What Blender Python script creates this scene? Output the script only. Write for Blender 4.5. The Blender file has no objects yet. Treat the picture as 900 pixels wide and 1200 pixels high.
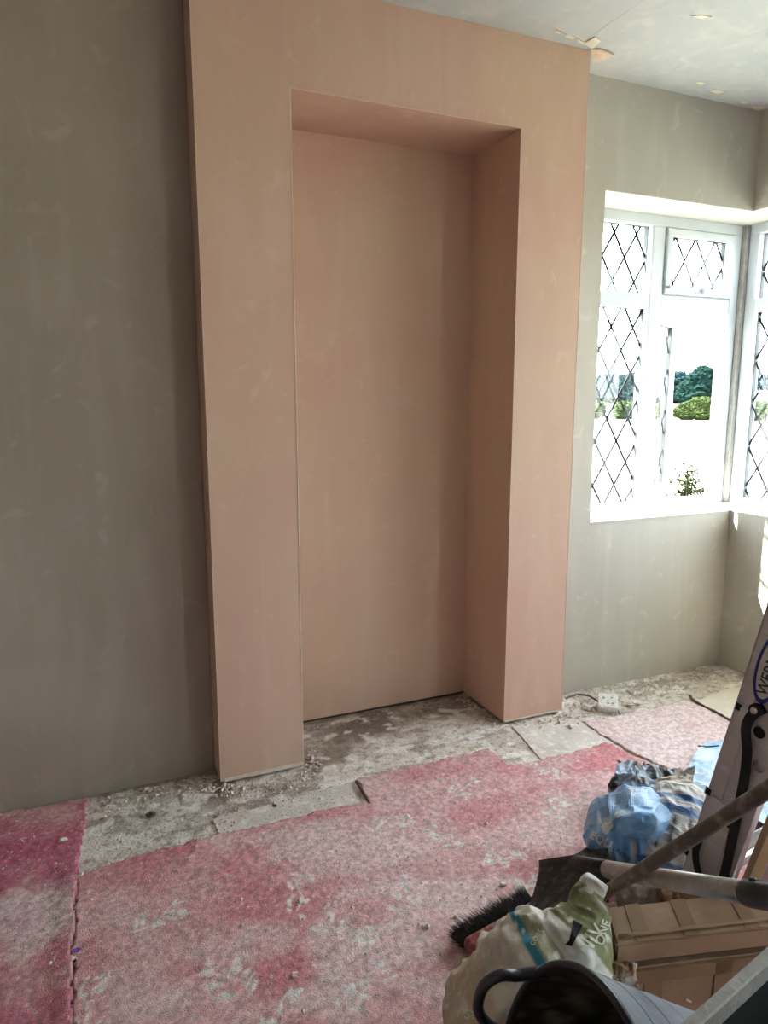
import bpy, bmesh, math, random
import numpy as np
from mathutils import Vector, Matrix, noise
from mathutils.bvhtree import BVHTree

random.seed(7)
SC = bpy.context.scene
COL = SC.collection

# ------------------------------------------------------------------ camera
CAM = Vector((-0.3845, -2.3307, 1.3438))
YAW, PITCH, F = 0.4089, -0.1629, 833.64
FW = Vector((math.sin(YAW)*math.cos(PITCH), math.cos(YAW)*math.cos(PITCH), math.sin(PITCH)))
RT = Vector((math.cos(YAW), -math.sin(YAW), 0))
UP = RT.cross(FW)
cd = bpy.data.cameras.new('camera'); cam = bpy.data.objects.new('camera', cd); COL.objects.link(cam)
cd.sensor_fit = 'VERTICAL'; cd.sensor_height = 24.0; cd.lens = 24.0*F/1200.0
cd.clip_start = 0.02; cd.clip_end = 1000
cam.matrix_world = Matrix((( RT.x, UP.x, -FW.x, CAM.x), (RT.y, UP.y, -FW.y, CAM.y), (RT.z, UP.z, -FW.z, CAM.z), (0, 0, 0, 1)))
SC.camera = cam

# ------------------------------------------------------------------ sky, sun, exposure
SKY = 15.0
SUN = 100.0
EXPOSURE = 0.36
w = bpy.data.worlds.new('world'); SC.world = w; w.use_nodes = True
bg = w.node_tree.nodes['Background']
bg.inputs['Color'].default_value = (0.89, 0.95, 1.0, 1); bg.inputs['Strength'].default_value = SKY
sl = bpy.data.lights.new('sun', 'SUN'); so = bpy.data.objects.new('sun', sl); COL.objects.link(so)
sl.energy = SUN; sl.angle = math.radians(0.53); sl.color = (1.0, 0.95, 0.86)
so.rotation_euler = Vector((0.87, -1.0, -2.0)).to_track_quat('-Z', 'Y').to_euler()
so.location = (0, 4, 8)
def portal(loc, size_x, size_y, direction):
    l = bpy.data.lights.new('daylight_portal', 'AREA'); o = bpy.data.objects.new('daylight_portal', l); COL.objects.link(o)
    l.shape = 'RECTANGLE'; l.size = size_x; l.size_y = size_y; l.cycles.is_portal = True
    o.location = loc; o.rotation_euler = Vector(direction).to_track_quat('-Z', 'Y').to_euler()
portal((2.23, 0.50, 1.48), 1.15, 1.40, (0, -1, 0))
portal((2.90, -0.85, 1.48), 2.45, 1.40, (-1, 0, 0))
portal((2.90, -3.80, 1.25), 1.42, 2.32, (-1, 0, 0))
vs = SC.view_settings
vs.view_transform = 'Standard'; vs.look = 'None'; vs.gamma = 1.0; vs.use_curve_mapping = False; vs.exposure = EXPOSURE
SC.cycles.use_denoising = True
SC.cycles.max_bounces = 10; SC.cycles.diffuse_bounces = 6; SC.cycles.transparent_max_bounces = 16
SC.cycles.caustics_reflective = False; SC.cycles.caustics_refractive = False
SC.cycles.sample_clamp_indirect = 6.0

# ------------------------------------------------------------------ helpers: picture -> place
def ray(u, v): return FW + RT*((u-450)/F) - UP*((v-600)/F)
def at(u, v, d): return CAM + ray(u, v)*d
def on_z(u, v, z=0.0):
    d = ray(u, v); return CAM + d*((z-CAM.z)/d.z)
def on_y(u, v, y):
    d = ray(u, v); return CAM + d*((y-CAM.y)/d.y)

# ------------------------------------------------------------------ helpers: numpy noise
def _h(x, y, s):
    h = (x.astype(np.int64)*374761393 + y.astype(np.int64)*668265263 + s*974634533) & 0xffffffff
    h = ((h ^ (h >> 13))*1274126177) & 0xffffffff
    return ((h ^ (h >> 16)) & 0xffffff)/float(0xffffff)
def vn(x, y, s=0):
    xi = np.floor(x); yi = np.floor(y); fx = x-xi; fy = y-yi
    fx = fx*fx*(3-2*fx); fy = fy*fy*(3-2*fy)
    a = _h(xi, yi, s); b = _h(xi+1, yi, s); c = _h(xi, yi+1, s); d = _h(xi+1, yi+1, s)
    return (a*(1-fx)+b*fx)*(1-fy) + (c*(1-fx)+d*fx)*fy
def fbm(x, y, s=0, o=4):
    t = 0; a = 0.5; n = 0
    for i in range(o):
        t = t + a*vn(x, y, s+i*17); n += a; x = x*2.03+3.1; y = y*2.03+1.7; a *= 0.5
    return t/n
def sstep(a, b, x):
    t = np.clip((x-a)/(b-a), 0, 1); return t*t*(3-2*t)
def lerp(a, b, t): return np.asarray(a)*(1-t[:, None]) + np.asarray(b)*t[:, None]

# ------------------------------------------------------------------ helpers: materials
def nmat(name):
    m = bpy.data.materials.new(name); m.use_nodes = True
    nt = m.node_tree; return m, nt, nt.nodes, nt.links, nt.nodes['Principled BSDF']
def mat(name, c1, c2=None, rough=0.8, scale=6.0, bump=0.0, bscale=60.0, metal=0.0, stretch=(1, 1, 1), c3=None, spec=0.3, vcol=False, coat=0.0, lo=0.35, hi=0.65):
    """noise-mixed colour (or vertex colour times noise) with noise relief"""
    m, nt, N, L, P = nmat(name)
    P.inputs['Roughness'].default_value = rough; P.inputs['Metallic'].default_value = metal
    P.inputs['Specular IOR Level'].default_value = spec; P.inputs['Coat Weight'].default_value = coat
    tc = N.new('ShaderNodeTexCoord'); mp = N.new('ShaderNodeMapping'); L.new(tc.outputs['Object'], mp.inputs[0]); mp.inputs['Scale'].default_value = stretch
    if c2 is None: c2 = tuple(c*0.8 for c in c1)
    nz = N.new('ShaderNodeTexNoise'); nz.inputs['Scale'].default_value = scale; nz.inputs['Detail'].default_value = 6; nz.inputs['Roughness'].default_value = 0.6
    L.new(mp.outputs[0], nz.inputs['Vector'])
    rp = N.new('ShaderNodeMapRange'); rp.inputs['From Min'].default_value = lo; rp.inputs['From Max'].default_value = hi
    L.new(nz.outputs['Fac'], rp.inputs['Value'])
    mx = N.new('ShaderNodeMix'); mx.data_type = 'RGBA'
    mx.inputs[6].default_value = (*c1, 1); mx.inputs[7].default_value = (*c2, 1); L.new(rp.outputs[0], mx.inputs[0])
    out = mx.outputs[2]
    if c3 is not None:
        n2 = N.new('ShaderNodeTexNoise'); n2.inputs['Scale'].default_value = scale*3.3; n2.inputs['Detail'].default_value = 8
        L.new(mp.outputs[0], n2.inputs['Vector'])
        r2 = N.new('ShaderNodeMapRange'); r2.inputs['From Min'].default_value = 0.52; r2.inputs['From Max'].default_value = 0.72
        L.new(n2.outputs['Fac'], r2.inputs['Value'])
        m2 = N.new('ShaderNodeMix'); m2.data_type = 'RGBA'; L.new(r2.outputs[0], m2.inputs[0]); L.new(out, m2.inputs[6]); m2.inputs[7].default_value = (*c3, 1); out = m2.outputs[2]
    if vcol:
        va = N.new('ShaderNodeVertexColor'); va.layer_name = 'Col'
        m3 = N.new('ShaderNodeMix'); m3.data_type = 'RGBA'; m3.blend_type = 'MULTIPLY'; m3.inputs[0].default_value = 1
        L.new(va.outputs['Color'], m3.inputs[6]); L.new(out, m3.inputs[7]); out = m3.outputs[2]
    L.new(out, P.inputs['Base Color'])
    if bump:
        nb = N.new('ShaderNodeTexNoise'); nb.inputs['Scale'].default_value = bscale; nb.inputs['Detail'].default_value = 5
        L.new(mp.outputs[0], nb.inputs['Vector'])
        bp = N.new('ShaderNodeBump'); bp.inputs['Strength'].default_value = bump; bp.inputs['Distance'].default_value = 0.01
        L.new(nb.outputs['Fac'], bp.inputs['Height']); L.new(bp.outputs[0], P.inputs['Normal'])
    return m

def plaster(name, c1, c2, c3, streak=0.5, rough=0.75):
    """trowelled plaster: broad clouds, vertical and horizontal trowel sweeps, small pale scuffs"""
    m, nt, N, L, P = nmat(name)
    P.inputs['Roughness'].default_value = rough; P.inputs['Specular IOR Level'].default_value = 0.25
    tc = N.new('ShaderNodeTexCoord')
    def nz(sc, st, det=5, dist=0.0):
        mp = N.new('ShaderNodeMapping'); mp.inputs['Scale'].default_value = st; L.new(tc.outputs['Object'], mp.inputs[0])
        n = N.new('ShaderNodeTexNoise'); n.inputs['Scale'].default_value = sc; n.inputs['Detail'].default_value = det; n.inputs['Distortion'].default_value = dist
        L.new(mp.outputs[0], n.inputs['Vector']); return n.outputs['Fac']
    def rng(f, a, b, c=0, d=1):
        r = N.new('ShaderNodeMapRange'); r.inputs['From Min'].default_value = a; r.inputs['From Max'].default_value = b; r.inputs['To Min'].default_value = c; r.inputs['To Max'].default_value = d
        L.new(f, r.inputs['Value']); return r.outputs[0]
    def mixc(f, a, b):
        x = N.new('ShaderNodeMix'); x.data_type = 'RGBA'; L.new(f, x.inputs[0])
        for i, c in ((6, a), (7, b)):
            if isinstance(c, tuple): x.inputs[i].default_value = (*c, 1)
            else: L.new(c, x.inputs[i])
        return x.outputs[2]
    base = mixc(rng(nz(1.3, (1, 1, 1), 5, 0.6), 0.35, 0.66), c1, c2)
    sw = mixc(rng(nz(3.0, (3.0, 3.0, 0.5), 6, 0.8), 0.48, 0.75, 0, streak), base, c3)
    sh = mixc(rng(nz(2.6, (0.5, 0.5, 3.2), 6, 0.7), 0.52, 0.78, 0, streak*0.7), sw, c2)
    sc = mixc(rng(nz(9.0, (1, 1, 1), 8, 1.5), 0.60, 0.74, 0, 0.60), sh, c3)
    L.new(sc, P.inputs['Base Color'])
    bp = N.new('ShaderNodeBump'); bp.inputs['Strength'].default_value = 0.35; bp.inputs['Distance'].default_value = 0.004
    ad = N.new('ShaderNodeMath'); ad.operation = 'ADD'; L.new(nz(5, (1, 1, 1), 3, 0.5), ad.inputs[0])
    ml = N.new('ShaderNodeMath'); ml.operation = 'MULTIPLY'; ml.inputs[1].default_value = 0.25; L.new(nz(140, (1, 1, 1), 3), ml.inputs[0]); L.new(ml.outputs[0], ad.inputs[1])
    L.new(ad.outputs[0], bp.inputs['Height']); L.new(bp.outputs[0], P.inputs['Normal'])
    return m

M = {}
M['pink'] = plaster('pink_plaster', (0.565, 0.405, 0.30), (0.56, 0.355, 0.285), (0.63, 0.475, 0.375), 0.42)
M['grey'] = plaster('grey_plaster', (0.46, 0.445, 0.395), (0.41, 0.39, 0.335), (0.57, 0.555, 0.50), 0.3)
M['browngrey'] = plaster('brown_grey_plaster', (0.355, 0.315, 0.265), (0.315, 0.275, 0.225), (0.42, 0.38, 0.33), 0.45)  # darker, browner plaster mix for the left and rear walls
M['soffit'] = plaster('soffit_plaster', (0.50, 0.48, 0.43), (0.45, 0.43, 0.385), (0.55, 0.53, 0.49), 0.3)
M['ceiling'] = plaster('ceiling_plaster', (0.49, 0.505, 0.51), (0.41, 0.435, 0.455), (0.60, 0.59, 0.555), 0.7)
M['bead'] = mat('bead_metal', (0.72, 0.66, 0.58), (0.6, 0.5, 0.42), rough=0.5, scale=30)
M['pinkbead'] = mat('pink_bead', (0.62, 0.47, 0.38), (0.57, 0.41, 0.33), rough=0.7, scale=20)
M['chip'] = mat('plaster_chip', (0.62, 0.45, 0.33), (0.70, 0.60, 0.48), rough=0.9, scale=20, bump=0.4)
M['creamchip'] = mat('cream_chip', (0.76, 0.71, 0.58), (0.70, 0.66, 0.55), rough=0.9, scale=30)
M['upvc'] = mat('window_frame_white', (0.52, 0.56, 0.60), (0.46, 0.50, 0.54), rough=0.4, scale=4, spec=0.4)
M['post'] = mat('corner_post_grey', (0.30, 0.30, 0.285), (0.40, 0.39, 0.37), rough=0.9, scale=25, bump=0.5)
M['lead'] = mat('lead_came', (0.012, 0.011, 0.018), (0.02, 0.018, 0.026), rough=0.8, scale=15)
M['gasket'] = mat('gasket_dark', (0.05, 0.055, 0.06), (0.08, 0.09, 0.1), rough=0.6)
M['metal'] = mat('handle_metal', (0.55, 0.54, 0.5), (0.42, 0.42, 0.4), rough=0.4, metal=0.6)
M['alu'] = mat('ladder_aluminium', (0.58, 0.53, 0.545), (0.50, 0.455, 0.47), rough=0.6, scale=5, metal=0.1, stretch=(1, 1, 3), c3=(0.66, 0.62, 0.62))
M['tube'] = mat('aluminium_tube', (0.62, 0.64, 0.66), (0.45, 0.46, 0.48), rough=0.35, scale=12, metal=0.7)
M['black'] = mat('black_webbing', (0.012, 0.012, 0.014), (0.03, 0.03, 0.032), rough=0.8, scale=30, bump=0.3, bscale=200)
M['holedark'] = mat('hole_dark', (0.012, 0.012, 0.012), rough=0.9)
M['steel'] = mat('dusty_steel_shaft', (0.50, 0.46, 0.41), (0.33, 0.28, 0.24), rough=0.4, scale=9, metal=0.4, c3=(0.6, 0.58, 0.55))
M['blade'] = mat('blackened_blade', (0.022, 0.021, 0.021), (0.04, 0.037, 0.035), rough=0.55, scale=14, c3=(0.10, 0.093, 0.087), bump=0.3)
M['grip'] = mat('black_grip', (0.012, 0.016, 0.024), (0.03, 0.035, 0.045), rough=0.3, scale=20, spec=0.5)
M['brownpole'] = mat('brown_pole', (0.155, 0.115, 0.085), (0.10, 0.077, 0.06), rough=0.55, scale=10, c3=(0.30, 0.26, 0.22), stretch=(1, 1, 1))
M['redwood'] = mat('red_painted_wood', (0.27, 0.07, 0.07), (0.20, 0.05, 0.05), rough=0.6, scale=20, c3=(0.42, 0.27, 0.25))
M['bristle'] = mat('black_bristle', (0.018, 0.016, 0.016), (0.05, 0.045, 0.042), rough=0.7, scale=50)
M['card'] = mat('cardboard', (0.265, 0.165, 0.10), (0.22, 0.135, 0.08), rough=0.85, scale=5, c3=(0.32, 0.21, 0.135))
M['tape'] = mat('parcel_tape', (0.215, 0.135, 0.08), (0.19, 0.12, 0.07), rough=0.75, scale=12, spec=0.1)
M['sackprint'] = mat('printed_sack', (1, 1, 1), (0.80, 0.79, 0.77), rough=0.6, scale=18, vcol=True, bump=0.25, bscale=70, spec=0.4)
M['plastic'] = mat('printed_plastic', (1, 1, 1), (0.72, 0.75, 0.78), rough=0.35, scale=16, vcol=True, bump=0.2, bscale=60, spec=0.5)
M['print_pale'] = mat('pale_print', (0.62, 0.64, 0.52), (0.5, 0.52, 0.42), rough=0.6, scale=30)
M['print_dark'] = mat('dark_print', (0.03, 0.03, 0.04), (0.06, 0.06, 0.07), rough=0.6, scale=30)
M['print_blue'] = mat('blue_print', (0.02, 0.03, 0.22), (0.03, 0.04, 0.28), rough=0.5)
M['print_white'] = mat('white_print', (0.62, 0.60, 0.60), (0.5, 0.48, 0.48), rough=0.5)
M['tub'] = mat('tub_rubber', (1, 1, 1), (0.75, 0.75, 0.75), rough=0.42, scale=22, vcol=True, spec=0.5, bump=0.15, bscale=40)
M['ridge'] = mat('tub_ridge', (0.36, 0.40, 0.46), (0.28, 0.32, 0.37), rough=0.45, scale=20)
M['bin'] = mat('bin_black', (0.008, 0.008, 0.008), (0.014, 0.014, 0.014), rough=0.7)
M['binrim'] = mat('bin_rim_grey', (0.30, 0.29, 0.27), (0.22, 0.21, 0.2), rough=0.6, scale=25, bump=0.3)
M['timber'] = mat('raw_timber', (0.46, 0.32, 0.20), (0.36, 0.24, 0.145), rough=0.8, scale=14, stretch=(1, 1, 0.2))
M['paper'] = mat('torn_paper', (0.33, 0.2, 0.13), (0.26, 0.16, 0.1), rough=0.85, scale=15, c3=(0.6, 0.57, 0.52))
M['greypaper'] = mat('grey_paper', (0.30, 0.27, 0.23), (0.2, 0.17, 0.14), rough=0.85, scale=15, c3=(0.5, 0.47, 0.42))
M['block'] = mat('dusty_white_block', (0.86, 0.84, 0.82), (0.76, 0.74, 0.72), rough=0.85, scale=30, c3=(0.52, 0.5, 0.48), bump=0.5, bscale=80)
M['cable'] = mat('grey_cable', (0.13, 0.115, 0.1), (0.2, 0.17, 0.15), rough=0.7)
M['crumb'] = mat('plaster_crumb', (0.70, 0.62, 0.56), (0.50, 0.42, 0.36), rough=0.95, scale=25, c3=(0.80, 0.77, 0.73))
M['carpet'] = mat('carpet_pile', (1, 1, 1), (0.80, 0.78, 0.78), rough=0.97, scale=120, vcol=True, bump=0.45, bscale=260, spec=0.05, lo=0.3, hi=0.7)
M['floor'] = mat('bare_floor', (1, 1, 1), (0.78, 0.77, 0.76), rough=0.9, scale=35, vcol=True, bump=0.6, bscale=90, spec=0.1)
M['sheet'] = mat('hardboard', (0.64, 0.585, 0.54), (0.53, 0.485, 0.46), rough=0.9, scale=9, c3=(0.80, 0.77, 0.74), bump=0.3, bscale=90)
M['palesheet'] = mat('pale_board', (0.68, 0.63, 0.55), (0.62, 0.56, 0.48), rough=0.9, scale=7, c3=(0.72, 0.68, 0.62), bump=0.3, bscale=90)
M['darkedge'] = mat('dark_edge', (0.10, 0.06, 0.05), (0.06, 0.04, 0.035), rough=0.9, scale=40, bump=0.5)
M['grass'] = mat('field_grass', (0.23, 0.23, 0.19), (0.26, 0.255, 0.22), rough=0.95, scale=0.2, c3=(0.21, 0.22, 0.165))
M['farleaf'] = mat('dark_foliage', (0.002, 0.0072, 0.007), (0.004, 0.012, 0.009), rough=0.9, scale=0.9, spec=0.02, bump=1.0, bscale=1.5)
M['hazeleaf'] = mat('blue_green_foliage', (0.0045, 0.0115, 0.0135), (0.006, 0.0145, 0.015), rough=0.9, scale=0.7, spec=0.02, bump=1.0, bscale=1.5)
M['bushleaf'] = mat('yellow_green_foliage', (0.017, 0.024, 0.008), (0.009, 0.016, 0.0055), rough=0.9, scale=1.2, spec=0.02, bump=1.0, bscale=2)
M['shrubleaf'] = mat('shrub_leaf', (0.010, 0.0135, 0.0025), (0.006, 0.010, 0.002), rough=0.8, scale=9, spec=0.05)
M['bark'] = mat('bark', (0.06, 0.045, 0.032), rough=0.9, scale=5)
M['farroof'] = mat('pale_roof', (0.12, 0.13, 0.14), (0.10, 0.11, 0.12), rough=0.8, scale=1)
M['farwall'] = mat('pale_render', (0.10, 0.10, 0.095), rough=0.9, scale=1)
# window glass: clear, with a faint reflection
_m, _nt, _N, _L, _P = nmat('window_glass')
_N.remove(_P); _t = _N.new('ShaderNodeBsdfTransparent'); _g = _N.new('ShaderNodeBsdfGlossy'); _g.inputs['Roughness'].default_value = 0.02
_t.inputs['Color'].default_value = (0.93, 0.96, 0.96, 1)
_x = _N.new('ShaderNodeMixShader'); _x.inputs[0].default_value = 0.05
_L.new(_t.outputs[0], _x.inputs[1]); _L.new(_g.outputs[0], _x.inputs[2]); _L.new(_x.outputs[0], _N['Material Output'].inputs['Surface'])
M['glass'] = _m

# ------------------------------------------------------------------ helpers: objects
def obj(name, me, m=None, parent=None, smooth=False):
    if isinstance(me, bmesh.types.BMesh):
        bm = me; me = bpy.data.meshes.new(name); bm.normal_update(); bm.to_mesh(me); bm.free()
    if m is not None and not me.materials: me.materials.append(M[m] if isinstance(m, str) else m)
    if smooth: me.polygons.foreach_set('use_smooth', [True]*len(me.polygons))
    o = bpy.data.objects.new(name, me); COL.objects.link(o)
    if parent is not None: o.parent = parent
    return o
def child(name, me, m, parent, smooth=False):
    """mesh in world coordinates, parented to a thing that stands at its own place"""
    o = obj(name, me, m, None, smooth); o.parent = parent
    o.matrix_parent_inverse = Matrix.Translation(parent_loc(parent)).inverted()
    return o
def parent_loc(p):
    v = Vector(p.location)
    return v if p.parent is None else v
def tag(o, label, cat, group=None):
    o['label'] = label; o['category'] = cat
    if group: o['group'] = group
    return o
def thing(name, label, cat, loc, group=None):
    o = bpy.data.objects.new(name, None); COL.objects.link(o); o.location = loc; o.empty_display_size = 0.05
    return tag(o, label, cat, group)
def struct(o): o['kind'] = 'structure'; return o
def mesh(name, vs_, fs): 
    me = bpy.data.meshes.new(name); me.from_pydata([tuple(v) for v in vs_], [], fs); me.update(); return me
def setcol(me, cols):
    a = me.color_attributes.new('Col', 'FLOAT_COLOR', 'POINT')
    c = np.ones((len(me.vertices), 4), np.float32); c[:, :3] = np.asarray(cols, np.float32); a.data.foreach_set('color', c.ravel())
def bbox(bm, x0, x1, y0, y1, z0, z1):
    v = [bm.verts.new((x, y, z)) for x in (x0, x1) for y in (y0, y1) for z in (z0, z1)]
    for f in ((0, 1, 3, 2), (4, 6, 7, 5), (0, 4, 5, 1), (2, 3, 7, 6), (0, 2, 6, 4), (1, 5, 7, 3)): bm.faces.new([v[i] for i in f])
    return v
def boxes(*bs, bevel=0.0, seg=1):
    bm = bmesh.new()
    for b in bs: bbox(bm, *b)
    if bevel: bmesh.ops.bevel(bm, geom=bm.edges[:], offset=bevel, segments=seg, affect='EDGES', profile=0.6)
    return bm
def obox(bm, c, ax, ay, az, bevel=0):
    """box on centre c with half-axis vectors"""
    v = [bm.verts.new(c+ax*i+ay*j+az*k) for i in (-1, 1) for j in (-1, 1) for k in (-1, 1)]
    for f in ((0, 1, 3, 2), (4, 6, 7, 5), (0, 4, 5, 1), (2, 3, 7, 6), (0, 2, 6, 4), (1, 5, 7, 3)): bm.faces.new([v[i] for i in f])
    return v
def oboxm(c, ax, ay, az, bevel=0.0, seg=2):
    bm = bmesh.new(); obox(bm, Vector(c), ax, ay, az)
    bmesh.ops.recalc_face_normals(bm, faces=bm.faces[:])
    if bevel: bmesh.ops.bevel(bm, geom=bm.edges[:], offset=bevel, segments=seg, affect='EDGES', profile=0.6)
    return bm
def frame_of(t):
    t = t.normalized(); a = Vector((0, 0, 1)) if abs(t.z) < 0.95 else Vector((1, 0, 0))
    s = t.cross(a).normalized(); return s, s.cross(t).normalized()
def tube(bm, pts, r, seg=12, cap=True, flat=1.0, closed=False):
    pts = [Vector(p) for p in pts]; rings = []
    if closed and (pts[0]-pts[-1]).length < 1e-6: pts = pts[:-1]
    n = len(pts); s = u = None
    for i, p in enumerate(pts):
        t = (pts[(i+1) % n]-pts[i-1]) if closed else (pts[min(i+1, n-1)]-pts[max(i-1, 0)])
        t = t.normalized()
        if s is None: s, u = frame_of(t)
        else: s = (s-t*s.dot(t)).normalized(); u = s.cross(t).normalized()
        rr = r[i] if isinstance(r, (list, tuple)) else r
        rings.append([bm.verts.new(p + s*rr*math.cos(2*math.pi*k/seg) + u*rr*flat*math.sin(2*math.pi*k/seg)) for k in range(seg)])
    for a, b in zip(rings, rings[1:]+(rings[:1] if closed else [])):
        for k in range(seg): bm.faces.new((a[k], a[(k+1) % seg], b[(k+1) % seg], b[k]))
    if cap and not closed: bm.faces.new(rings[0][::-1]); bm.faces.new(rings[-1])
    return rings
def tubem(pts, r, seg=12, flat=1.0):
    bm = bmesh.new(); tube(bm, pts, r, seg, True, flat); bmesh.ops.recalc_face_normals(bm, faces=bm.faces[:]); return bm
def spline(pts, n):
    pts = [np.array(p, float) for p in pts]; m = len(pts); out = []
    for i in range(n):
        t = i/(n-1)*(m-1); k = min(int(t), m-2); f = t-k
        p0, p1, p2, p3 = pts[max(k-1, 0)], pts[k], pts[k+1], pts[min(k+2, m-1)]
        out.append(0.5*((2*p1)+(-p0+p2)*f+(2*p0-5*p1+4*p2-p3)*f*f+(-p0+3*p1-3*p2+p3)*f**3))
    return out
def text_mesh(s, size, ext=0.0):
    c = bpy.data.curves.new('t', 'FONT'); c.body = s; c.size = size; c.extrude = ext; c.align_x = 'CENTER'; c.align_y = 'CENTER'; c.resolution_u = 3; c.offset = size*0.012
    o = bpy.data.objects.new('t', c); COL.objects.link(o)
    dg = bpy.context.evaluated_depsgraph_get(); me = bpy.data.meshes.new_from_object(o.evaluated_get(dg))
    bpy.data.objects.remove(o); bpy.data.curves.remove(c)
    return me
def flat_text(name, s, size, c, ax, ay, m, parent, lift=0.001, sub=False, bvh=None, toward=None):
    """lettering lying in the plane (ax, ay) at c, or laid onto a curved surface (bvh) along -toward"""
    me = text_mesh(s, size)
    if bvh is not None:
        bm = bmesh.new(); bm.from_mesh(me); bmesh.ops.triangulate(bm, faces=bm.faces[:])
        for _ in range(3):
            bmesh.ops.subdivide_edges(bm, edges=[e for e in bm.edges if e.calc_length() > size*0.09], cuts=1); bmesh.ops.triangulate(bm, faces=bm.faces[:])
        bm.to_mesh(me); bm.free()
    nrm = ax.cross(ay).normalized()
    for v in me.vertices:
        p = Vector(c)+ax*v.co.x+ay*v.co.y+nrm*lift
        if bvh is not None:
            h = bvh.ray_cast(p+toward*0.4, -toward)
            if h[0] is not None: p = h[0]+h[1]*(lift if h[1].dot(toward) > 0 else -lift)
        v.co = p
    me.materials.clear()
    return child(name, me, m, parent)

def grid_axis(a, b, fine, coarse, lo, hi):
    x = [lo]
    while x[-1] < hi-1e-6:
        x.append(x[-1]+(fine if a-1e-6 <= x[-1] < b else coarse))
        if x[-2] < a < x[-1]: x[-1] = a
    return np.array(x)
def inside(px, py, poly):
    r = np.zeros(px.shape, bool); n = len(poly)
    for i in range(n):
        x0, y0 = poly[i]; x1, y1 = poly[(i+1) % n]
        c = ((y0 > py) != (y1 > py)) & (px < (x1-x0)*(py-y0)/(y1-y0+1e-12)+x0)
        r ^= c
    return r
def ground_sheet(name, gx, gy, poly, hfun, cfun, m, thick=True, jag=0.006):
    """gridded sheet cut to a ragged polygon, with its own relief, colour and edge"""
    X, Y = np.meshgrid(gx, gy); nx, ny = len(gx), len(gy)
    cx = (X[:-1, :-1]+X[1:, 1:])/2; cy = (Y[:-1, :-1]+Y[1:, 1:])/2
    if poly is None: keep = np.ones(cx.shape, bool)
    else:
        jx = cx+(fbm(cx*30, cy*30, 5, 3)-0.5)*jag*4; jy = cy+(fbm(cx*30, cy*30, 9, 3)-0.5)*jag*4
        keep = inside(jx, jy, poly)
    I = np.arange(nx*ny).reshape(ny, nx)
    f = np.stack([I[:-1, :-1], I[:-1, 1:], I[1:, 1:], I[1:, :-1]], -1)[keep]
    used = np.unique(f); remap = -np.ones(nx*ny, int); remap[used] = np.arange(len(used))
    x = X.ravel()[used]; y = Y.ravel()[used]; z = hfun(x, y); f = remap[f]
    cols = cfun(x, y)
    V = np.stack([x, y, z], 1)
    if thick:
        e = np.concatenate([f[:, [0, 1]], f[:, [1, 2]], f[:, [2, 3]], f[:, [3, 0]]]); key = np.sort(e, 1)
        _, inv, cnt = np.unique(key[:, 0]*10000000+key[:, 1], return_inverse=True, return_counts=True)
        be = e[cnt[inv] == 1]; bv = np.unique(be); mp = -np.ones(len(V), int); mp[bv] = len(V)+np.arange(len(bv))
        low = V[bv].copy(); low[:, 2] = 0.0005
        V = np.concatenate([V, low]); cols = np.concatenate([cols, cols[bv]*0.8])
        sk = np.stack([be[:, 1], be[:, 0], mp[be[:, 0]], mp[be[:, 1]]], 1); f = np.concatenate([f, sk])
    me = bpy.data.meshes.new(name); me.vertices.add(len(V)); me.vertices.foreach_set('co', V.ravel().astype(np.float32))
    me.loops.add(f.size); me.loops.foreach_set('vertex_index', f.ravel().astype(np.int32))
    me.polygons.add(len(f)); me.polygons.foreach_set('loop_start', np.arange(0, f.size, 4, dtype=np.int32)); me.polygons.foreach_set('loop_total', np.full(len(f), 4, np.int32))
    me.update(calc_edges=True); setcol(me, cols)
    return obj(name, me, m)

# =================================================================== THE ROOM
H = 2.600
X1, O0, O1, ZO, DN = 1.455, 0.306, 1.164, 2.293, 0.336     # breast width, opening sides, opening head, niche depth
DL, DA, XC = 0.112, 0.154, 2.54                            # left alcove, right alcove, right wall
ZS, ZH = 0.783, 2.180                                      # window sill and head
YF, XF = 0.38, 2.766                                       # inner faces of the two window frames
YB = 0.50
G = 0.014                                                  # gap under the new plaster

# chimney breast
bm = boxes((0.006, O0, 0, YB, G, ZO), (O1, X1, 0, YB, G, ZO), (0.006, X1, 0, YB, ZO, H+0.005), (O0, O1, DN, YB, G, ZO))
breast = struct(obj('wall_chimney_breast', bm, 'pink'))
breast['label'] = 'pink plastered chimney breast with a tall square-headed recess'
bm = boxes((0.03, O0-0.02, 0.02, YB, 0, G+0.002), (O1+0.02, X1-0.02, 0.02, YB, 0, G+0.002), (O0-0.01, O1+0.01, DN+0.012, YB, 0, G+0.002))
obj('brick_base', bm, 'darkedge', breast)
for b in ((O0-0.0025, O0+0.0008, -0.0012, 0.003, G, ZO), (O1-0.0008, O1+0.002, -0.001, 0.003, G, ZO), (O0, O1, -0.001, 0.003, ZO-0.0008, ZO+0.002),
          (0.0052, 0.008, -0.0008, 0.003, G, H), (X1-0.002, X1+0.0008, -0.0008, 0.003, G, H)):
    obj('corner_bead', boxes(b), 'bead' if b[0] == O0-0.0025 else 'pinkbead', breast)
for b in ((0.02, O0-0.004, -0.003, 0.004, G-0.002, G+0.010), (O1+0.004, X1-0.01, -0.002, 0.004, G-0.002, G+0.004)):
    obj('stop_bead', boxes(b), 'bead', breast)

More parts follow.
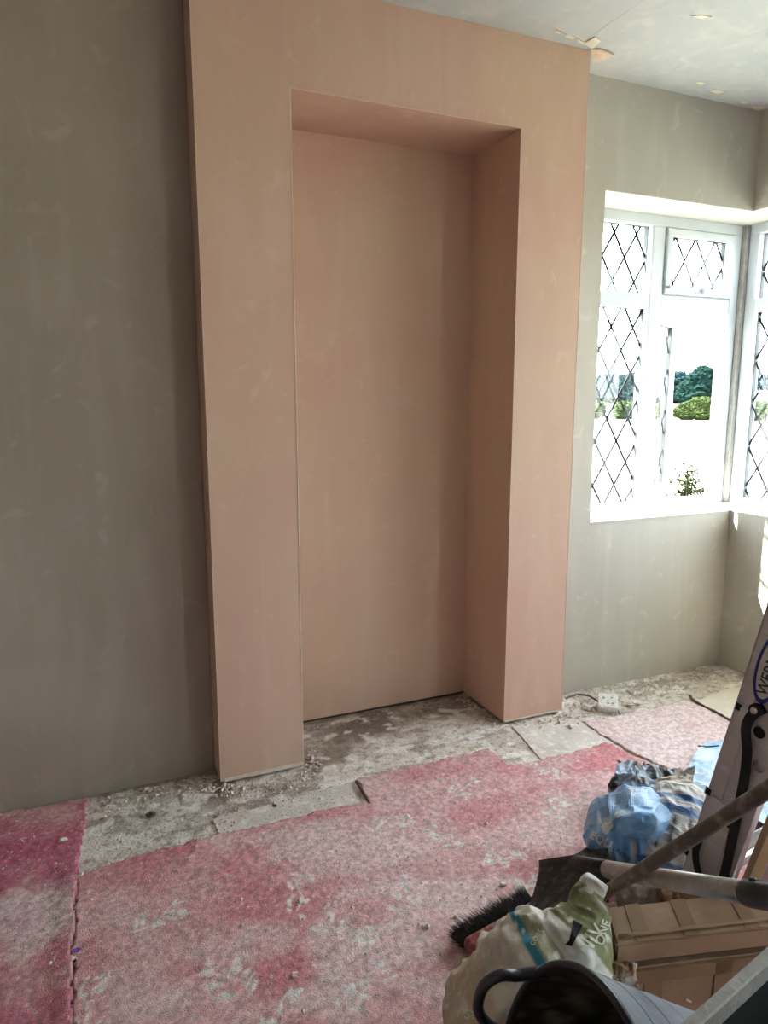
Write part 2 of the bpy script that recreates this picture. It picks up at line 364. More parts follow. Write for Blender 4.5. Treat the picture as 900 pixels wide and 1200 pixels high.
struct(obj('wall_back_left', boxes((-1.9, 0.004, DL, YB, 0, H)), 'browngrey'))
WJ = 1.686
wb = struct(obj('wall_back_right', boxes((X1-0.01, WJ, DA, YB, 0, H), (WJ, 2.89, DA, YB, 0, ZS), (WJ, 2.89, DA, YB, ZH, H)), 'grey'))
BY0 = -2.05                                                # right window runs from the corner to here
RB0, RB1 = -4.50, -3.10                                    # tall rear window
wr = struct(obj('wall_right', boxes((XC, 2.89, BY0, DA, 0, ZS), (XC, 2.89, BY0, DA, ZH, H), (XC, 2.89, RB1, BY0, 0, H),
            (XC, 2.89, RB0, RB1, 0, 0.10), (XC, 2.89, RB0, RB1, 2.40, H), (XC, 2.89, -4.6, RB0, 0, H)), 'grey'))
struct(obj('wall_left', boxes((-2.0, -1.9, -4.6, YB, 0, H)), 'browngrey'))
struct(obj('wall_rear', boxes((-2.0, 2.89, -4.7, -4.6, 0, H)), 'browngrey'))
ceil = struct(obj('ceiling', boxes((-2.0, 2.89, -4.7, YB, H, H+0.12)), 'ceiling'))
# pale plaster on the window soffits and sills
trim = struct(obj('trim_1', boxes((WJ, XC+0.003, DA+0.001, YF+0.07, ZH-0.004, ZH+0.001), (XC-0.0, XF+0.06, BY0, YF+0.07, ZH-0.004, ZH+0.001)), 'soffit'))
trim['label'] = 'pale plastered window soffit'
sill = struct(obj('trim_2', boxes((WJ, XC+0.003, DA-0.003, YF+0.01, ZS-0.001, ZS+0.004), (XC-0.003, XF+0.01, BY0, YF+0.01, ZS-0.001, ZS+0.004)), 'soffit'))
sill['label'] = 'pale plastered window sill'

# ceiling: board joint, torn edge over the breast, small scrapes
def shard(name, pts, z, t, m, parent, droop=0.0):
    n = len(pts); v = [(x, y, z-droop*k/(n-1)) for k, (x, y) in enumerate(pts)]+[(x, y, z-t-droop*k/(n-1)) for k, (x, y) in enumerate(pts)]
    f = [tuple(range(n)), tuple(range(2*n-1, n-1, -1))]+[(i, i+n, (i+1) % n+n, (i+1) % n) for i in range(n)]
    bm = bmesh.new(); bm.from_mesh(mesh('s', v, f)); bmesh.ops.recalc_face_normals(bm, faces=bm.faces[:])
    return obj(name, bm, m, parent)
def cz(u, v, z=H): p = on_z(u, v, z); return (p.x, p.y)
shard('plaster_flake', [cz(693, 56), cz(703, 56), cz(720, 61), cz(708, 66), cz(695, 68)], H+0.0, 0.006, 'chip', ceil, 0.012)
shard('plaster_flake', [cz(684, 50), cz(697, 42), cz(704, 46), cz(694, 55)], H, 0.004, 'creamchip', ceil, 0.004)
for k in range(16):
    u = 648+k*2.9; v = 36+k*1.25; r = random.uniform(2.0, 5.0)
    shard('plaster_flake', [cz(u, v), cz(u+1, v-r), cz(u+r+2, v-r*0.6), cz(u+r+3, v+1.6)], H, random.uniform(0.002, 0.004), random.choice(['creamchip', 'ceiling', 'chip']), ceil)
for (u, v, a, b) in ((822, 19, 12, 2), (821, 97, 7, 2), (840, 107, 9, 2.5), (888, 126, 8, 2.5), (872, 120, 6, 1.5)):
    shard('paint_scrape', [cz(u-a, v-b*0.4), cz(u, v-b), cz(u+a, v), cz(u, v+b)], H, 0.0025, 'creamchip', ceil)
a0 = Vector((*cz(694, 42), 0)); a1 = Vector((*cz(765, -6), 0))
seam = [a0.lerp(a1, t) + Vector((random.uniform(-.004, .004), random.uniform(-.004, .004), H-0.0005)) for t in np.linspace(0, 1.6, 24)]
obj('joint_ridge', tubem(seam, [random.uniform(0.004, 0.009) for _ in seam], 6, 0.12), 'ceiling', ceil)

# ------------------------------------------------------------------ windows
def lattice(plane, a0, a1, z0, z1, node, hw=0.0655, hh=0.108, w_=0.0055, d=0.0015):
    """diagonal lead cames clipped to a pane; plane maps (a, z, depth) to the room"""
    bm = bmesh.new(); an, zn = node; s = hh/hw
    for sg in (1, -1):
        cs = set()
        for k in range(-40, 41): cs.add(k)
        for k in cs:
            # lines z - zn = sg*s*(a - an) + 2*hh*k
            pts = []
            for a in (a0, a1):
                z = zn+sg*s*(a-an)+2*hh*k
                if z0 <= z <= z1: pts.append((a, z))
            for z in (z0, z1):
                a = an+(z-zn-2*hh*k)/(sg*s)
                if a0 < a < a1: pts.append((a, z))
            if len(pts) < 2: continue
            (pa, pz), (qa, qz) = pts[0], pts[1]; ln = math.hypot(qa-pa, qz-pz)
            if ln < 0.01: continue
            na, nz_ = -(qz-pz)/ln*w_, (qa-pa)/ln*w_
            vv = [bm.verts.new(plane(x, z, dd)) for dd in (-d, d) for x, z in ((pa+na, pz+nz_), (pa-na, pz-nz_), (qa-na, qz-nz_), (qa+na, qz+nz_))]
            for f in ((0, 1, 2, 3), (7, 6, 5, 4), (0, 4, 5, 1), (1, 5, 6, 2), (2, 6, 7, 3), (3, 7, 4, 0)): bm.faces.new([vv[i] for i in f])
    bmesh.ops.recalc_face_normals(bm, faces=bm.faces[:]); return bm
def bar(plane, a0, a1, z0, z1, d0, d1, bev=0.006):
    bm = bmesh.new()
    v = [bm.verts.new(plane(a, z, d)) for a in (a0, a1) for z in (z0, z1) for d in (d0, d1)]
    for f in ((0, 1, 3, 2), (4, 6, 7, 5), (0, 4, 5, 1), (2, 3, 7, 6), (0, 2, 6, 4), (1, 5, 7, 3)): bm.faces.new([v[i] for i in f])
    bmesh.ops.recalc_face_normals(bm, faces=bm.faces[:])
    if bev: bmesh.ops.bevel(bm, geom=bm.edges[:], offset=bev, segments=2, affect='EDGES', profile=0.6)
    return bm
def join(*bms):
    r = bmesh.new()
    for b in bms:
        me = bpy.data.meshes.new('j'); b.to_mesh(me); b.free(); r.from_mesh(me); bpy.data.meshes.remove(me)
    return r
def ring(plane, a0, a1, z0, z1, wd, d0, d1, bev=0.005):
    return join(bar(plane, a0, a1, z1-wd, z1, d0, d1, bev), bar(plane, a0, a1, z0, z0+wd, d0, d1, bev), bar(plane, a0, a0+wd, z0+wd-.001, z1-wd+.001, d0, d1, bev), bar(plane, a1-wd, a1, z0+wd-.001, z1-wd+.001, d0, d1, bev))
def pane(plane, root, a0, a1, z0, z1, node, lead=True, dd=0.045, gask=True):
    v = [plane(a, z, dd+t) for t in (-0.003, 0.003) for a, z in ((a0, z0), (a1, z0), (a1, z1), (a0, z1))]
    p = obj('pane', mesh('pane', v, [(0, 1, 2, 3), (7, 6, 5, 4), (0, 4, 5, 1), (1, 5, 6, 2), (2, 6, 7, 3), (3, 7, 4, 0)]), 'glass', root)
    if lead: obj('lead_lattice', lattice(lambda a, z, d: plane(a, z, dd+d), a0, a1, z0, z1, node), 'lead', p)
    if gask: obj('glazing_gasket', ring(plane, a0-0.004, a1+0.004, z0-0.004, z1+0.004, 0.006, dd-0.012, dd+0.012, 0), 'gasket', p)
    return p
def window(root, plane, a0, a1, mulls, lights, z0=ZS, z1=ZH, trans=(1.752, 1.818)):
    P = lambda nm, b: obj(nm, b, 'upvc', root)
    P('head_rail', bar(plane, a0, a1, z1-0.052, z1, 0, 0.07)); P('sill_rail', bar(plane, a0, a1, z0, z0+0.035, -0.004, 0.07))
    P('jamb', bar(plane, a0, a0+0.055, z0+0.03, z1-0.05, 0, 0.07)); P('jamb', bar(plane, a1-0.055, a1, z0+0.03, z1-0.05, 0, 0.07))
    for (m0, m1) in mulls: P('mullion', bar(plane, m0, m1, z0+0.03, z1-0.05, 0.001, 0.07, 0.008))
    xs = [a0+0.055]+[q for m_ in mulls for q in m_]+[a1-0.055]
    for i in range(0, len(xs), 2): P('transom', bar(plane, xs[i]-0.004, xs[i+1]+0.004, trans[0], trans[1], 0.002, 0.07, 0.008))
    return xs

# window in the back wall
w1 = bpy.data.objects.new('window_1', None); COL.objects.link(w1); struct(w1)
w1['label'] = 'white framed leaded window with an open casement'
PB = lambda a, z, d: Vector((a, YF+d, z))
WE = 2.742
window(w1, PB, WJ, WE, [(2.165, 2.245)], None)
nd = on_y(720, 272, YF+0.045); pane(PB, w1, WJ+0.055, 2.165, 1.818, ZH-0.052, (nd.x, nd.z))
nd = on_y(724.7, 464, YF+0.045); pane(PB, w1, WJ+0.055, 2.165, ZS+0.035, 1.752, (nd.x, nd.z))
vsash = obj('vent_sash', ring(PB, 2.250, 2.684, 1.822, ZH-0.056, 0.034, -0.010, 0.05), 'upvc', w1)
nd = on_y(802, 306, YF+0.03); pane(PB, vsash, 2.284, 2.650, 1.856, ZH-0.090, (nd.x, nd.z), dd=0.03)
hx = 2.475
obj('vent_handle', join(bar(PB, hx-0.035, hx+0.035, 1.838, 1.856, -0.03, -0.008, 0.005), bar(PB, hx-0.012, hx+0.012, 1.83, 1.87, -0.045, -0.02, 0.005), bar(PB, hx+0.02, hx+0.028, 1.855, 1.93, -0.022, -0.014, 0.002)), 'upvc', vsash)
obj('vent_stay', bar(PB, 2.262, 2.30, 1.845, 1.86, -0.03, -0.008, 0.004), 'metal', vsash)
for zz in (1.66, 1.62, 1.19, 0.90, 0.875): obj('lock_keep', bar(PB, 2.681, 2.688, zz-0.014, zz+0.014, 0.02, 0.04, 0.002), 'metal', w1)
# open casement, hinged on the mullion and swung outwards
hinge = Vector((2.25, YF+0.075, 0)); ang = math.radians(28)
ca = Vector((math.cos(ang), math.sin(ang), 0)); cn = Vector((-math.sin(ang), math.cos(ang), 0))
PCs = lambda a, z, d: hinge + ca*a + cn*d + Vector((0, 0, z))
cas = obj('casement', ring(PCs, 0.0, 0.44, ZS+0.03, 1.750, 0.05, 0.0, 0.05), 'upvc', w1)
pane(PCs, cas, 0.05, 0.39, ZS+0.08, 1.70, (0.22, 1.2), dd=0.025)
obj('edge_seal', bar(PCs, 0.437, 0.444, ZS+0.03, 1.750, 0.012, 0.02, 0), 'gasket', cas)
obj('corner_post', bar(PB, WE, 2.87, ZS, ZH, -0.024, 0.09, 0.004), 'post', w1)
obj('casement_catch', bar(PB, 2.30, 2.345, ZS+0.035, ZS+0.043, 0.01, 0.03, 0.002), 'metal', w1)

# window in the right wall, meeting it at the corner
w2 = bpy.data.objects.new('window_2', None); COL.objects.link(w2); struct(w2)
w2['label'] = 'white framed leaded window in the right wall'
PR = lambda a, z, d: Vector((XF+d, a, z))
xs = window(w2, PR, BY0, 0.355, [(-1.66, -1.58), (-1.04, -0.96), (-0.40, -0.32)], None)
for i in range(0, 8, 2):
    pane(PR, w2, xs[i], xs[i+1], 1.818, ZH-0.052, (xs[i]+0.1, 1.95)); pane(PR, w2, xs[i], xs[i+1], ZS+0.035, 1.752, (xs[i]+0.1, 1.3))
# tall window at the back of the room
w3 = bpy.data.objects.new('window_3', None); COL.objects.link(w3); struct(w3)
PD = lambda a, z, d: Vector((XC+0.005+d, a, z))
window(w3, PD, RB0, RB1, [(-3.83, -3.77)], None, 0.10, 2.40, (2.0, 2.06))
for (p0, p1) in ((RB0+0.055, -3.83), (-3.77, RB1-0.055)):
    pane(PD, w3, p0, p1, 0.135, 2.0, (0, 0), False); pane(PD, w3, p0, p1, 2.06, 2.348, (0, 0), False)


# ------------------------------------------------------------------ floor
def PZ(u, v): p = on_z(u, v); return np.array((p.x, p.y))
def blob(x, y, u, v, r, asp=1.0, sd=0):
    c = PZ(u, v); d = np.hypot((x-c[0])/asp, y-c[1])/r + (fbm(x*9, y*9, 31+sd, 4)-0.5)*1.1
    return 1-sstep(0.45, 1.0, d)
def floor_col(x, y):
    n = fbm(x*5, y*5, 1, 5); c = lerp((0.66, 0.59, 0.52), (0.54, 0.48, 0.42), sstep(0.35, 0.65, n))
    n2 = fbm(x*14, y*14, 3, 5); c = lerp(c, (0.82, 0.765, 0.71), sstep(0.45, 0.66, n2)*0.85)
    st = np.maximum.reduce([blob(x, y, 430, 850, 0.16, 1.7, 1), blob(x, y, 520, 830, 0.10, 1.8, 2)*0.8, blob(x, y, 240, 930, 0.07, 2.0, 3)*0.8, blob(x, y, 380, 885, 0.09, 1.5, 4)*0.7])
    c = lerp(c, (0.17, 0.13, 0.10), st*0.85)
    wh = np.maximum.reduce([blob(x, y, 170, 975, 0.13, 2.0, 5), blob(x, y, 390, 930, 0.08, 1.6, 6), blob(x, y, 490, 870, 0.09, 1.8, 7), blob(x, y, 560, 860, 0.09, 1.4, 8)])
    c = lerp(c, (0.86, 0.83, 0.80), wh*0.75*sstep(0.3, 0.6, fbm(x*22, y*22, 8, 4)))
    cream = sstep(1.5, 1.9, x)*sstep(-0.45, -0.05, y); c = lerp(c, (0.66, 0.62, 0.52), cream*0.55)
    sp = fbm(x*60, y*60, 21, 3); c = lerp(c, (0.22, 0.17, 0.14), sstep(0.58, 0.72, sp)*0.6)
    n6 = fbm(x*9, y*20, 26, 4); c = lerp(c, (0.33, 0.27, 0.235), sstep(0.54, 0.70, n6)*0.7); c = lerp(c, (0.90, 0.87, 0.84), sstep(0.56, 0.70, fbm(x*18, y*26, 29, 4))*0.8)
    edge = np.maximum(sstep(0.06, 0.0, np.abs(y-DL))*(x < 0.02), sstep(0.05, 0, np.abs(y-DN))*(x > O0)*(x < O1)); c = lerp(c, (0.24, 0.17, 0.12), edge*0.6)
    return c
gx = grid_axis(-0.75, 2.5, 0.0065, 0.12, -2.0, 2.9); gy = grid_axis(-0.55, 0.36, 0.0065, 0.12, -4.7, 0.52)
floor = struct(ground_sheet('floor', gx, gy, None, lambda x, y: (fbm(x*7, y*7, 2, 3)-0.5)*0.003, floor_col, 'floor', thick=False))
# hardboard sheets laid on it
def slab(name, pts, z0, z1, m, parent=None, jag=0.0):
    P = []
    for (a, b) in zip(pts, pts[1:]+pts[:1]):
        a = Vector((*a, 0)); b = Vector((*b, 0)); n = max(1, int((b-a).length/0.03)) if jag else 1
        for k in range(n):
            q = a.lerp(b, k/n); P.append((q.x+random.uniform(-jag, jag), q.y+random.uniform(-jag, jag)))
    n = len(P); v = [(x, y, z1) for x, y in P]+[(x, y, z0) for x, y in P]
    bm = bmesh.new(); bm.from_mesh(mesh(name, v, [tuple(range(n)), tuple(range(2*n-1, n-1, -1))]+[(i, i+n, (i+1) % n+n, (i+1) % n) for i in range(n)]))
    bmesh.ops.recalc_face_normals(bm, faces=bm.faces[:]); return obj(name, bm, m, parent)
slab('hardboard_sheet', [PZ(600, 852), PZ(636, 893), PZ(720, 874), PZ(681, 846)], 0.0, 0.005, 'sheet', floor, 0.001)
slab('hardboard_sheet', [PZ(415, 917), PZ(432, 941), PZ(260, 985), PZ(250, 962)], 0.0, 0.005, 'sheet', floor, 0.002)
slab('hardboard_sheet', [PZ(812, 824), PZ(860, 806), PZ(960, 830), PZ(930, 880), PZ(855, 843)], 0.0, 0.005, 'palesheet', floor, 0.002)

# ------------------------------------------------------------------ carpets
FL = []     # pale leaf sprigs of the carpet pattern: (centre, turn, size)
for (u, v, r, s) in ((190, 1078, 0.4, 1.0), (268, 1150, 2.0, 1.15), (352, 1050, 1.1, 0.95), (545, 926, 0.2, 1.0), (655, 948, 0.7, 1.0), (402, 1092, 2.4, 1.0), (478, 1052, 0.9, 1.0),
                     (100, 1180, 1.4, 1.0), (520, 985, 1.8, 0.9), (430, 1160, 0.6, 1.0), (590, 1010, 2.6, 0.9), (620, 1040, 0.3, 0.9), (330, 1195, 1.0, 1.0), (640, 905, 2.0, 0.8), (460, 965, 2.8, 0.9)):
    FL.append((PZ(u, v), r, s))
def sprig(x, y, rag):
    out = np.zeros_like(x)
    wx = (fbm(x*45, y*45, 71, 3)-0.5)*0.014; wy = (fbm(x*45, y*45, 77, 3)-0.5)*0.014
    for (c, r, s) in FL:
        dx = (x-c[0]+wx)/s; dy = (y-c[1]+wy)/s; near = (np.abs(dx) < 0.15) & (np.abs(dy) < 0.15)
        if not near.any(): continue
        rn_ = random.Random(int(r*1000)+int(c[0]*977)); ddx, ddy = dx[near], dy[near]; q = np.zeros_like(ddx)
        for k in range(13):
            st_ = rn_.uniform(-0.075, 0.075); sd_ = rn_.choice((-1, 1)); off = rn_.uniform(0.008, 0.036)
            px = st_*math.cos(r)-sd_*off*math.sin(r); py = st_*math.sin(r)+sd_*off*math.cos(r); b = r+sd_*rn_.uniform(0.4, 1.3)
            lx = (ddx-px)*math.cos(b)+(ddy-py)*math.sin(b); ly = -(ddx-px)*math.sin(b)+(ddy-py)*math.cos(b)
            d = np.sqrt((lx/rn_.uniform(0.012, 0.024))**2+(ly/rn_.uniform(0.005, 0.009))**2); q = np.maximum(q, 1-sstep(0.7, 1.1, d))
        lx = ddx*math.cos(r)+ddy*math.sin(r); ly = -ddx*math.sin(r)+ddy*math.cos(r)
        q = np.maximum(q, (1-sstep(0.002, 0.0045, np.abs(ly-0.012*np.sin(lx*40))))*(np.abs(lx) < 0.075)*0.8)
        out[near] = np.maximum(out[near], q)
    return out*sstep(0.24, 0.42, rag)
def carpet_col(kind):
    def f(x, y):
        n = fbm(x*2.4, y*2.4, 40, 4); n2 = fbm(x*6, y*6, 44, 5); n3 = fbm(x*40, y*40, 47, 3); n4 = fbm(x*110, y*110, 52, 2); n5 = fbm(x*15, y*15, 58, 4)
        red = (0.64, 0.26, 0.28) if kind != 'left' else (0.56, 0.165, 0.235)
        c = lerp(red, (0.68, 0.40, 0.395), sstep(0.3, 0.7, n2))
        dust = sstep(0.42, 0.70, n)*0.45
        if kind == 'right': dust = np.maximum(dust, 0.95+0.45*sstep(0.9, 2.0, x))
        if kind == 'main':
            for (u, v, r, a) in ((450, 985, 0.20, 2.2), (330, 985, 0.17, 2.2), (540, 950, 0.12, 2.4), (110, 1065, 0.06, 1.4), (300, 1110, 0.10, 1.5), (430, 1120, 0.20, 1.6), (480, 1060, 0.14, 1.6), (200, 1180, 0.09, 1.2), (318, 1095, 0.045, 1.3), (560, 1050, 0.14, 1.4), (540, 1160, 0.16, 1.2), (640, 975, 0.12, 2.0), (400, 1180, 0.10, 1.5), (690, 930, 0.16, 2.0)):
                dust = np.maximum(dust, blob(x, y, u, v, r, a, int(u))*0.72)
            keep = np.maximum.reduce([blob(x, y, u, v, r, a, int(v)) for (u, v, r, a) in ((230, 1030, 0.16, 2.2), (360, 960, 0.06, 4.0), (600, 945, 0.12, 2.5), (520, 905, 0.05, 4.0), (690, 895, 0.06, 3.0), (430, 1070, 0.07, 2.0), (130, 1110, 0.12, 0.8), (560, 1010, 0.08, 2.0), (330, 1150, 0.08, 1.4))])
            dust = dust*(1-0.75*keep)
        if kind == 'left': dust = np.maximum(dust*0.45, blob(x, y, 40, 1085, 0.15, 1.0, 3)*0.9)
        dust = np.clip(dust*(0.25+0.5*n3+0.75*n5), 0, 1)
        c = lerp(c, (0.83, 0.705, 0.685), dust*0.85)
        if kind == 'main':
            sp_ = sprig(x, y, n3*0.6+n5*0.5); c = lerp(c, (0.80, 0.75, 0.71), np.clip(sp_*(0.75+0.6*n5), 0, 1))
        if kind == 'right': c = lerp(c, (0.76, 0.58, 0.545), sstep(0.4, 0.7, n2)*0.5)
        c = lerp(c, (0.78, 0.73, 0.70), sstep(0.76, 0.86, fbm(x*70, y*70, 63, 2))*0.8)
        return np.clip(c*(0.57+0.84*n4)[:, None]*np.array((0.96, 0.97, 0.99)), 0, 0.92)
    return f
def carpet_h(base, s):
    return lambda x, y: base+(fbm(x*3, y*3, s, 3)-0.5)*0.010+(fbm(x*120, y*120, s+5, 2)-0.5)*0.004
gx = grid_axis(-0.6, 1.75, 0.0055, 0.08, -1.88, 2.5); gy = grid_axis(-1.25, -0.10, 0.0055, 0.08, -4.5, 0.0)
poly = [PZ(92, 1032), PZ(150, 1008), PZ(250, 984), PZ(335, 964), PZ(432, 942), PZ(419, 916), PZ(500, 897), PZ(574, 881), PZ(598, 899), PZ(636, 893), PZ(712, 873), PZ(744, 889), PZ(800, 915), PZ(900, 960), (2.4, -1.6), (2.4, -4.4), (-0.47, -4.4), PZ(86, 1210), PZ(88, 1110)]
o = ground_sheet('carpet', gx, gy, [tuple(p) for p in poly], carpet_h(0.011, 70), carpet_col('main'), 'carpet')
tag(o, 'worn dusty rose carpet with pale leaf sprigs across the middle of the floor', 'carpet')
gx = grid_axis(-0.75, -0.40, 0.0055, 0.08, -1.88, -0.40); gy = grid_axis(-1.2, 0.10, 0.0055, 0.08, -4.5, 0.11)
poly = [(-1.86, 0.085), PZ(0, 957), PZ(104, 940), PZ(100, 965), PZ(94, 995), PZ(90, 1030), PZ(85, 1110), PZ(82, 1210), (-0.49, -4.4), (-1.86, -4.4)]
def lh(x, y):
    c = np.array((PZ(88, 1030)[0], 0)); return carpet_h(0.014, 80)(x, y)+0.010*sstep(0.07, 0.0, np.abs(x+0.47))*sstep(-0.2, -0.32, y)
o = ground_sheet('carpet', gx, gy, [tuple(p) for p in poly], lh, carpet_col('left'), 'carpet')
tag(o, 'deeper crimson carpet strip along the left wall corner', 'carpet')
gx = grid_axis(1.35, 2.3, 0.0065, 0.08, 1.35, 2.5); gy = grid_axis(-0.75, -0.05, 0.0065, 0.08, -1.5, -0.04)
poly = [PZ(683, 848), PZ(735, 839), PZ(809, 822), PZ(852, 842), PZ(905, 868), (2.45, -0.65), (2.45, -1.45), PZ(902, 957), PZ(802, 911), PZ(746, 886), PZ(716, 870)]
o = ground_sheet('carpet', gx, gy, [tuple(p) for p in poly], carpet_h(0.010, 90), carpet_col('right'), 'carpet')
tag(o, 'pale dust-covered pink carpet piece under the window', 'carpet')
# curled dark edge strip
pts = [on_z(809, 815, 0.012), on_z(812, 820, 0.016), on_z(824, 827, 0.013), on_z(838, 834, 0.015), on_z(850, 841, 0.012), on_z(868, 852, 0.012)]
o = obj('carpet_gripper', tubem(spline(pts, 24), [0.006+0.003*random.random() for _ in range(24)], 6, 0.7), 'darkedge'); tag(o, 'dark curled carpet gripper strip lying on the floor below the window', 'gripper strip')
pts = [on_z(417, 915, 0.013), on_z(424, 926, 0.016), on_z(433, 941, 0.013)]
o = obj('carpet_gripper', tubem(spline(pts, 12), [0.004+0.002*random.random() for _ in range(12)], 6, 0.6), 'darkedge'); tag(o, 'short dark splinter at the board corner in front of the recess', 'gripper strip')

# ------------------------------------------------------------------ crumbs
def chunk(bm, c, r, rnd):
    vv = []
    for d in ((1, 0, 0), (-1, 0, 0), (0, 1, 0), (0, -1, 0), (0, 0, 1), (0, 0, -1)):
        k = r*rnd.uniform(0.6, 1.3); z = c.z+d[2]*k*0.7+r*0.45
        vv.append(bm.verts.new((c.x+d[0]*k+rnd.uniform(-.2, .2)*r, c.y+d[1]*k+rnd.uniform(-.2, .2)*r, max(z, c.z-0.001))))
    for a, b, t in ((0, 2, 4), (2, 1, 4), (1, 3, 4), (3, 0, 4), (2, 0, 5), (1, 2, 5), (3, 1, 5), (0, 3, 5)): bm.faces.new((vv[a], vv[b], vv[t]))
rnd = random.Random(3); bm = bmesh.new()
def scatter(n, p0, p1, sp, r0, r1, z=0.003):
    a = Vector((*p0, 0)); b = Vector((*p1, 0))
    for _ in range(n):
        q = a.lerp(b, rnd.random()); q += Vector((rnd.gauss(0, sp), rnd.gauss(0, sp), 0))
        if q.y > 0.08 and not (O0 < q.x < O1 and q.y < DN-.02) and not (q.x > X1 and q.y < 0.14): continue
        if -0.01 < q.x < X1 and q.y > -0.01 and not (O0+.01 < q.x < O1-.01): continue
        chunk(bm, Vector((q.x, q.y, z)), 1.5*rnd.uniform(r0, r1)*(1 if rnd.random() < .9 else 1.9), rnd)
scatter(420, PZ(110, 945), PZ(245, 915), 0.04, 0.0015, 0.004)
scatter(260, PZ(245, 918), PZ(275, 930), 0.03, 0.0015, 0.0045)
scatter(200, PZ(270, 928), PZ(370, 912), 0.025, 0.0015, 0.004)
scatter(160, PZ(360, 905), PZ(372, 880), 0.02, 0.0015, 0.004)
scatter(240, PZ(362, 852), PZ(540, 818), 0.03, 0.001, 0.003)
scatter(200, PZ(545, 818), PZ(590, 850), 0.025, 0.0015, 0.004)
scatter(260, PZ(600, 848), PZ(735, 825), 0.05, 0.0015, 0.005)
scatter(420, PZ(670, 818), PZ(850, 790), 0.05, 0.0015, 0.005)
scatter(300, PZ(130, 990), PZ(400, 930), 0.06, 0.001, 0.003, 0.004)
scatter(300, PZ(200, 1100), PZ(560, 960), 0.25, 0.001, 0.0035, 0.011)
scatter(120, PZ(30, 970), PZ(60, 1150), 0.06, 0.001, 0.003, 0.016)
bmesh.ops.recalc_face_normals(bm, faces=bm.faces[:])
o = obj('plaster_crumbs', bm, 'crumb'); o['kind'] = 'stuff'; tag(o, 'fine plaster crumbs and dust scattered over the floor', 'rubble')
for (u, v, r, z, lab) in ((177, 956, 0.016, 0.004, 'grey lump of rubble on the bare floor by the left wall'), (265, 976, 0.010, 0.005, 'small flat chip on the hardboard edge left of the breast'), (590, 1037, 0.010, 0.012, 'pinkish plaster lump on the carpet left of the shovel'),
                     (345, 1143, 0.009, 0.012, 'small pinkish plaster lump beside a carpet sprig'), (258, 879, 0.008, 0.004, 'x'), (74, 985, 0.012, 0.016, 'pale plaster chip on the crimson carpet strip'), (513, 1098, 0.005, 0.012, 'tiny pale crumb on the carpet left of the broom bristles'),
                     (738, 827, 0.018, 0.003, 'pale plaster lump right of the white block'), (748, 826, 0.013, 0.003, 'smaller pale plaster lump right of the white block'), (270, 860, 0.006, 0.004, 'x'), (322, 945, 0.009, 0.004, 'dark chip on the bare floor in front of the left pier')):
    if lab == 'x': continue
    bm = bmesh.new(); p = on_z(u, v, z); bmesh.ops.create_icosphere(bm, subdivisions=2, radius=r)
    for q in bm.verts: q.co = Vector((q.co.x*1.3, q.co.y, max(q.co.z*0.6, -r*0.35)))*(0.75+0.6*noise.noise(q.co*90+Vector((u, v, 0)))) + Vector((p.x, p.y, z+r*0.3))
    o = obj('rubble_lump', bm, 'crumb' if u != 177 and u != 322 else 'darkedge'); tag(o, lab, 'rubble', 'loose plaster lumps on the floor')

M['purple'] = mat('purple_petal', (0.16, 0.07, 0.42), (0.2, 0.1, 0.5), rough=0.7, scale=40)
p = on_z(90, 1114, 0.022); bm = bmesh.new()
for k in range(5):
    a = k*1.3; d = Vector((math.cos(a), math.sin(a), 0.25))*0.010; sd_ = Vector((-math.sin(a), math.cos(a), 0))*0.004
    bm.faces.new([bm.verts.new(q) for q in (p, p+d*0.5+sd_, p+d, p+d*0.5-sd_)])
o = obj('purple_scrap', bm, 'purple'); sm = o.modifiers.new('thick', 'SOLIDIFY'); sm.thickness = 0.001; tag(o, 'tiny purple scrap on the carpet seam at the left', 'scrap')

# ------------------------------------------------------------------ dusty block on a cable
bc = on_z(712, 836, 0.0); blk = thing('junction_block', 'dusty white square block on a grey cable beside the breast', 'electrical box', (bc.x, bc.y, 0))
ax = Vector((0.80, -0.60, 0)).normalized(); ay = Vector((0.60, 0.80, 0)).normalized()
up_ = (Vector((0, 0, 1))*0.80 - ay*0.55).normalized(); fr = ax.cross(up_).normalized()
c0 = Vector((bc.x, bc.y, 0.036)) + ay*0.02
bdy = child('body', oboxm(c0, ax*0.040, up_*0.024, fr*0.034, 0.003), 'block', blk)
top = c0+up_*0.0242
for i, j in ((-0.5, -0.4), (0.4, -0.5), (0.0, 0.45), (0.55, 0.4)): child('terminal_slot', oboxm(top+ax*0.036*i+fr*0.03*j, ax*0.005, up_*0.001, fr*0.003), 'greypaper', bdy)
child('cable', tubem(spline([c0-ax*0.03+fr*0.0, c0-ax*0.055+Vector((0, 0.02, 0.015)), on_z(688, 815, 0.022), on_z(676, 814, 0.006), on_z(664, 818, 0.004)], 20), 0.0045, 8), 'cable', blk, True)
child('cable', tubem(spline([c0+ax*0.034, on_z(727, 838, 0.008), on_z(737, 844, 0.004)], 10), 0.003, 8), 'cable', blk, True)

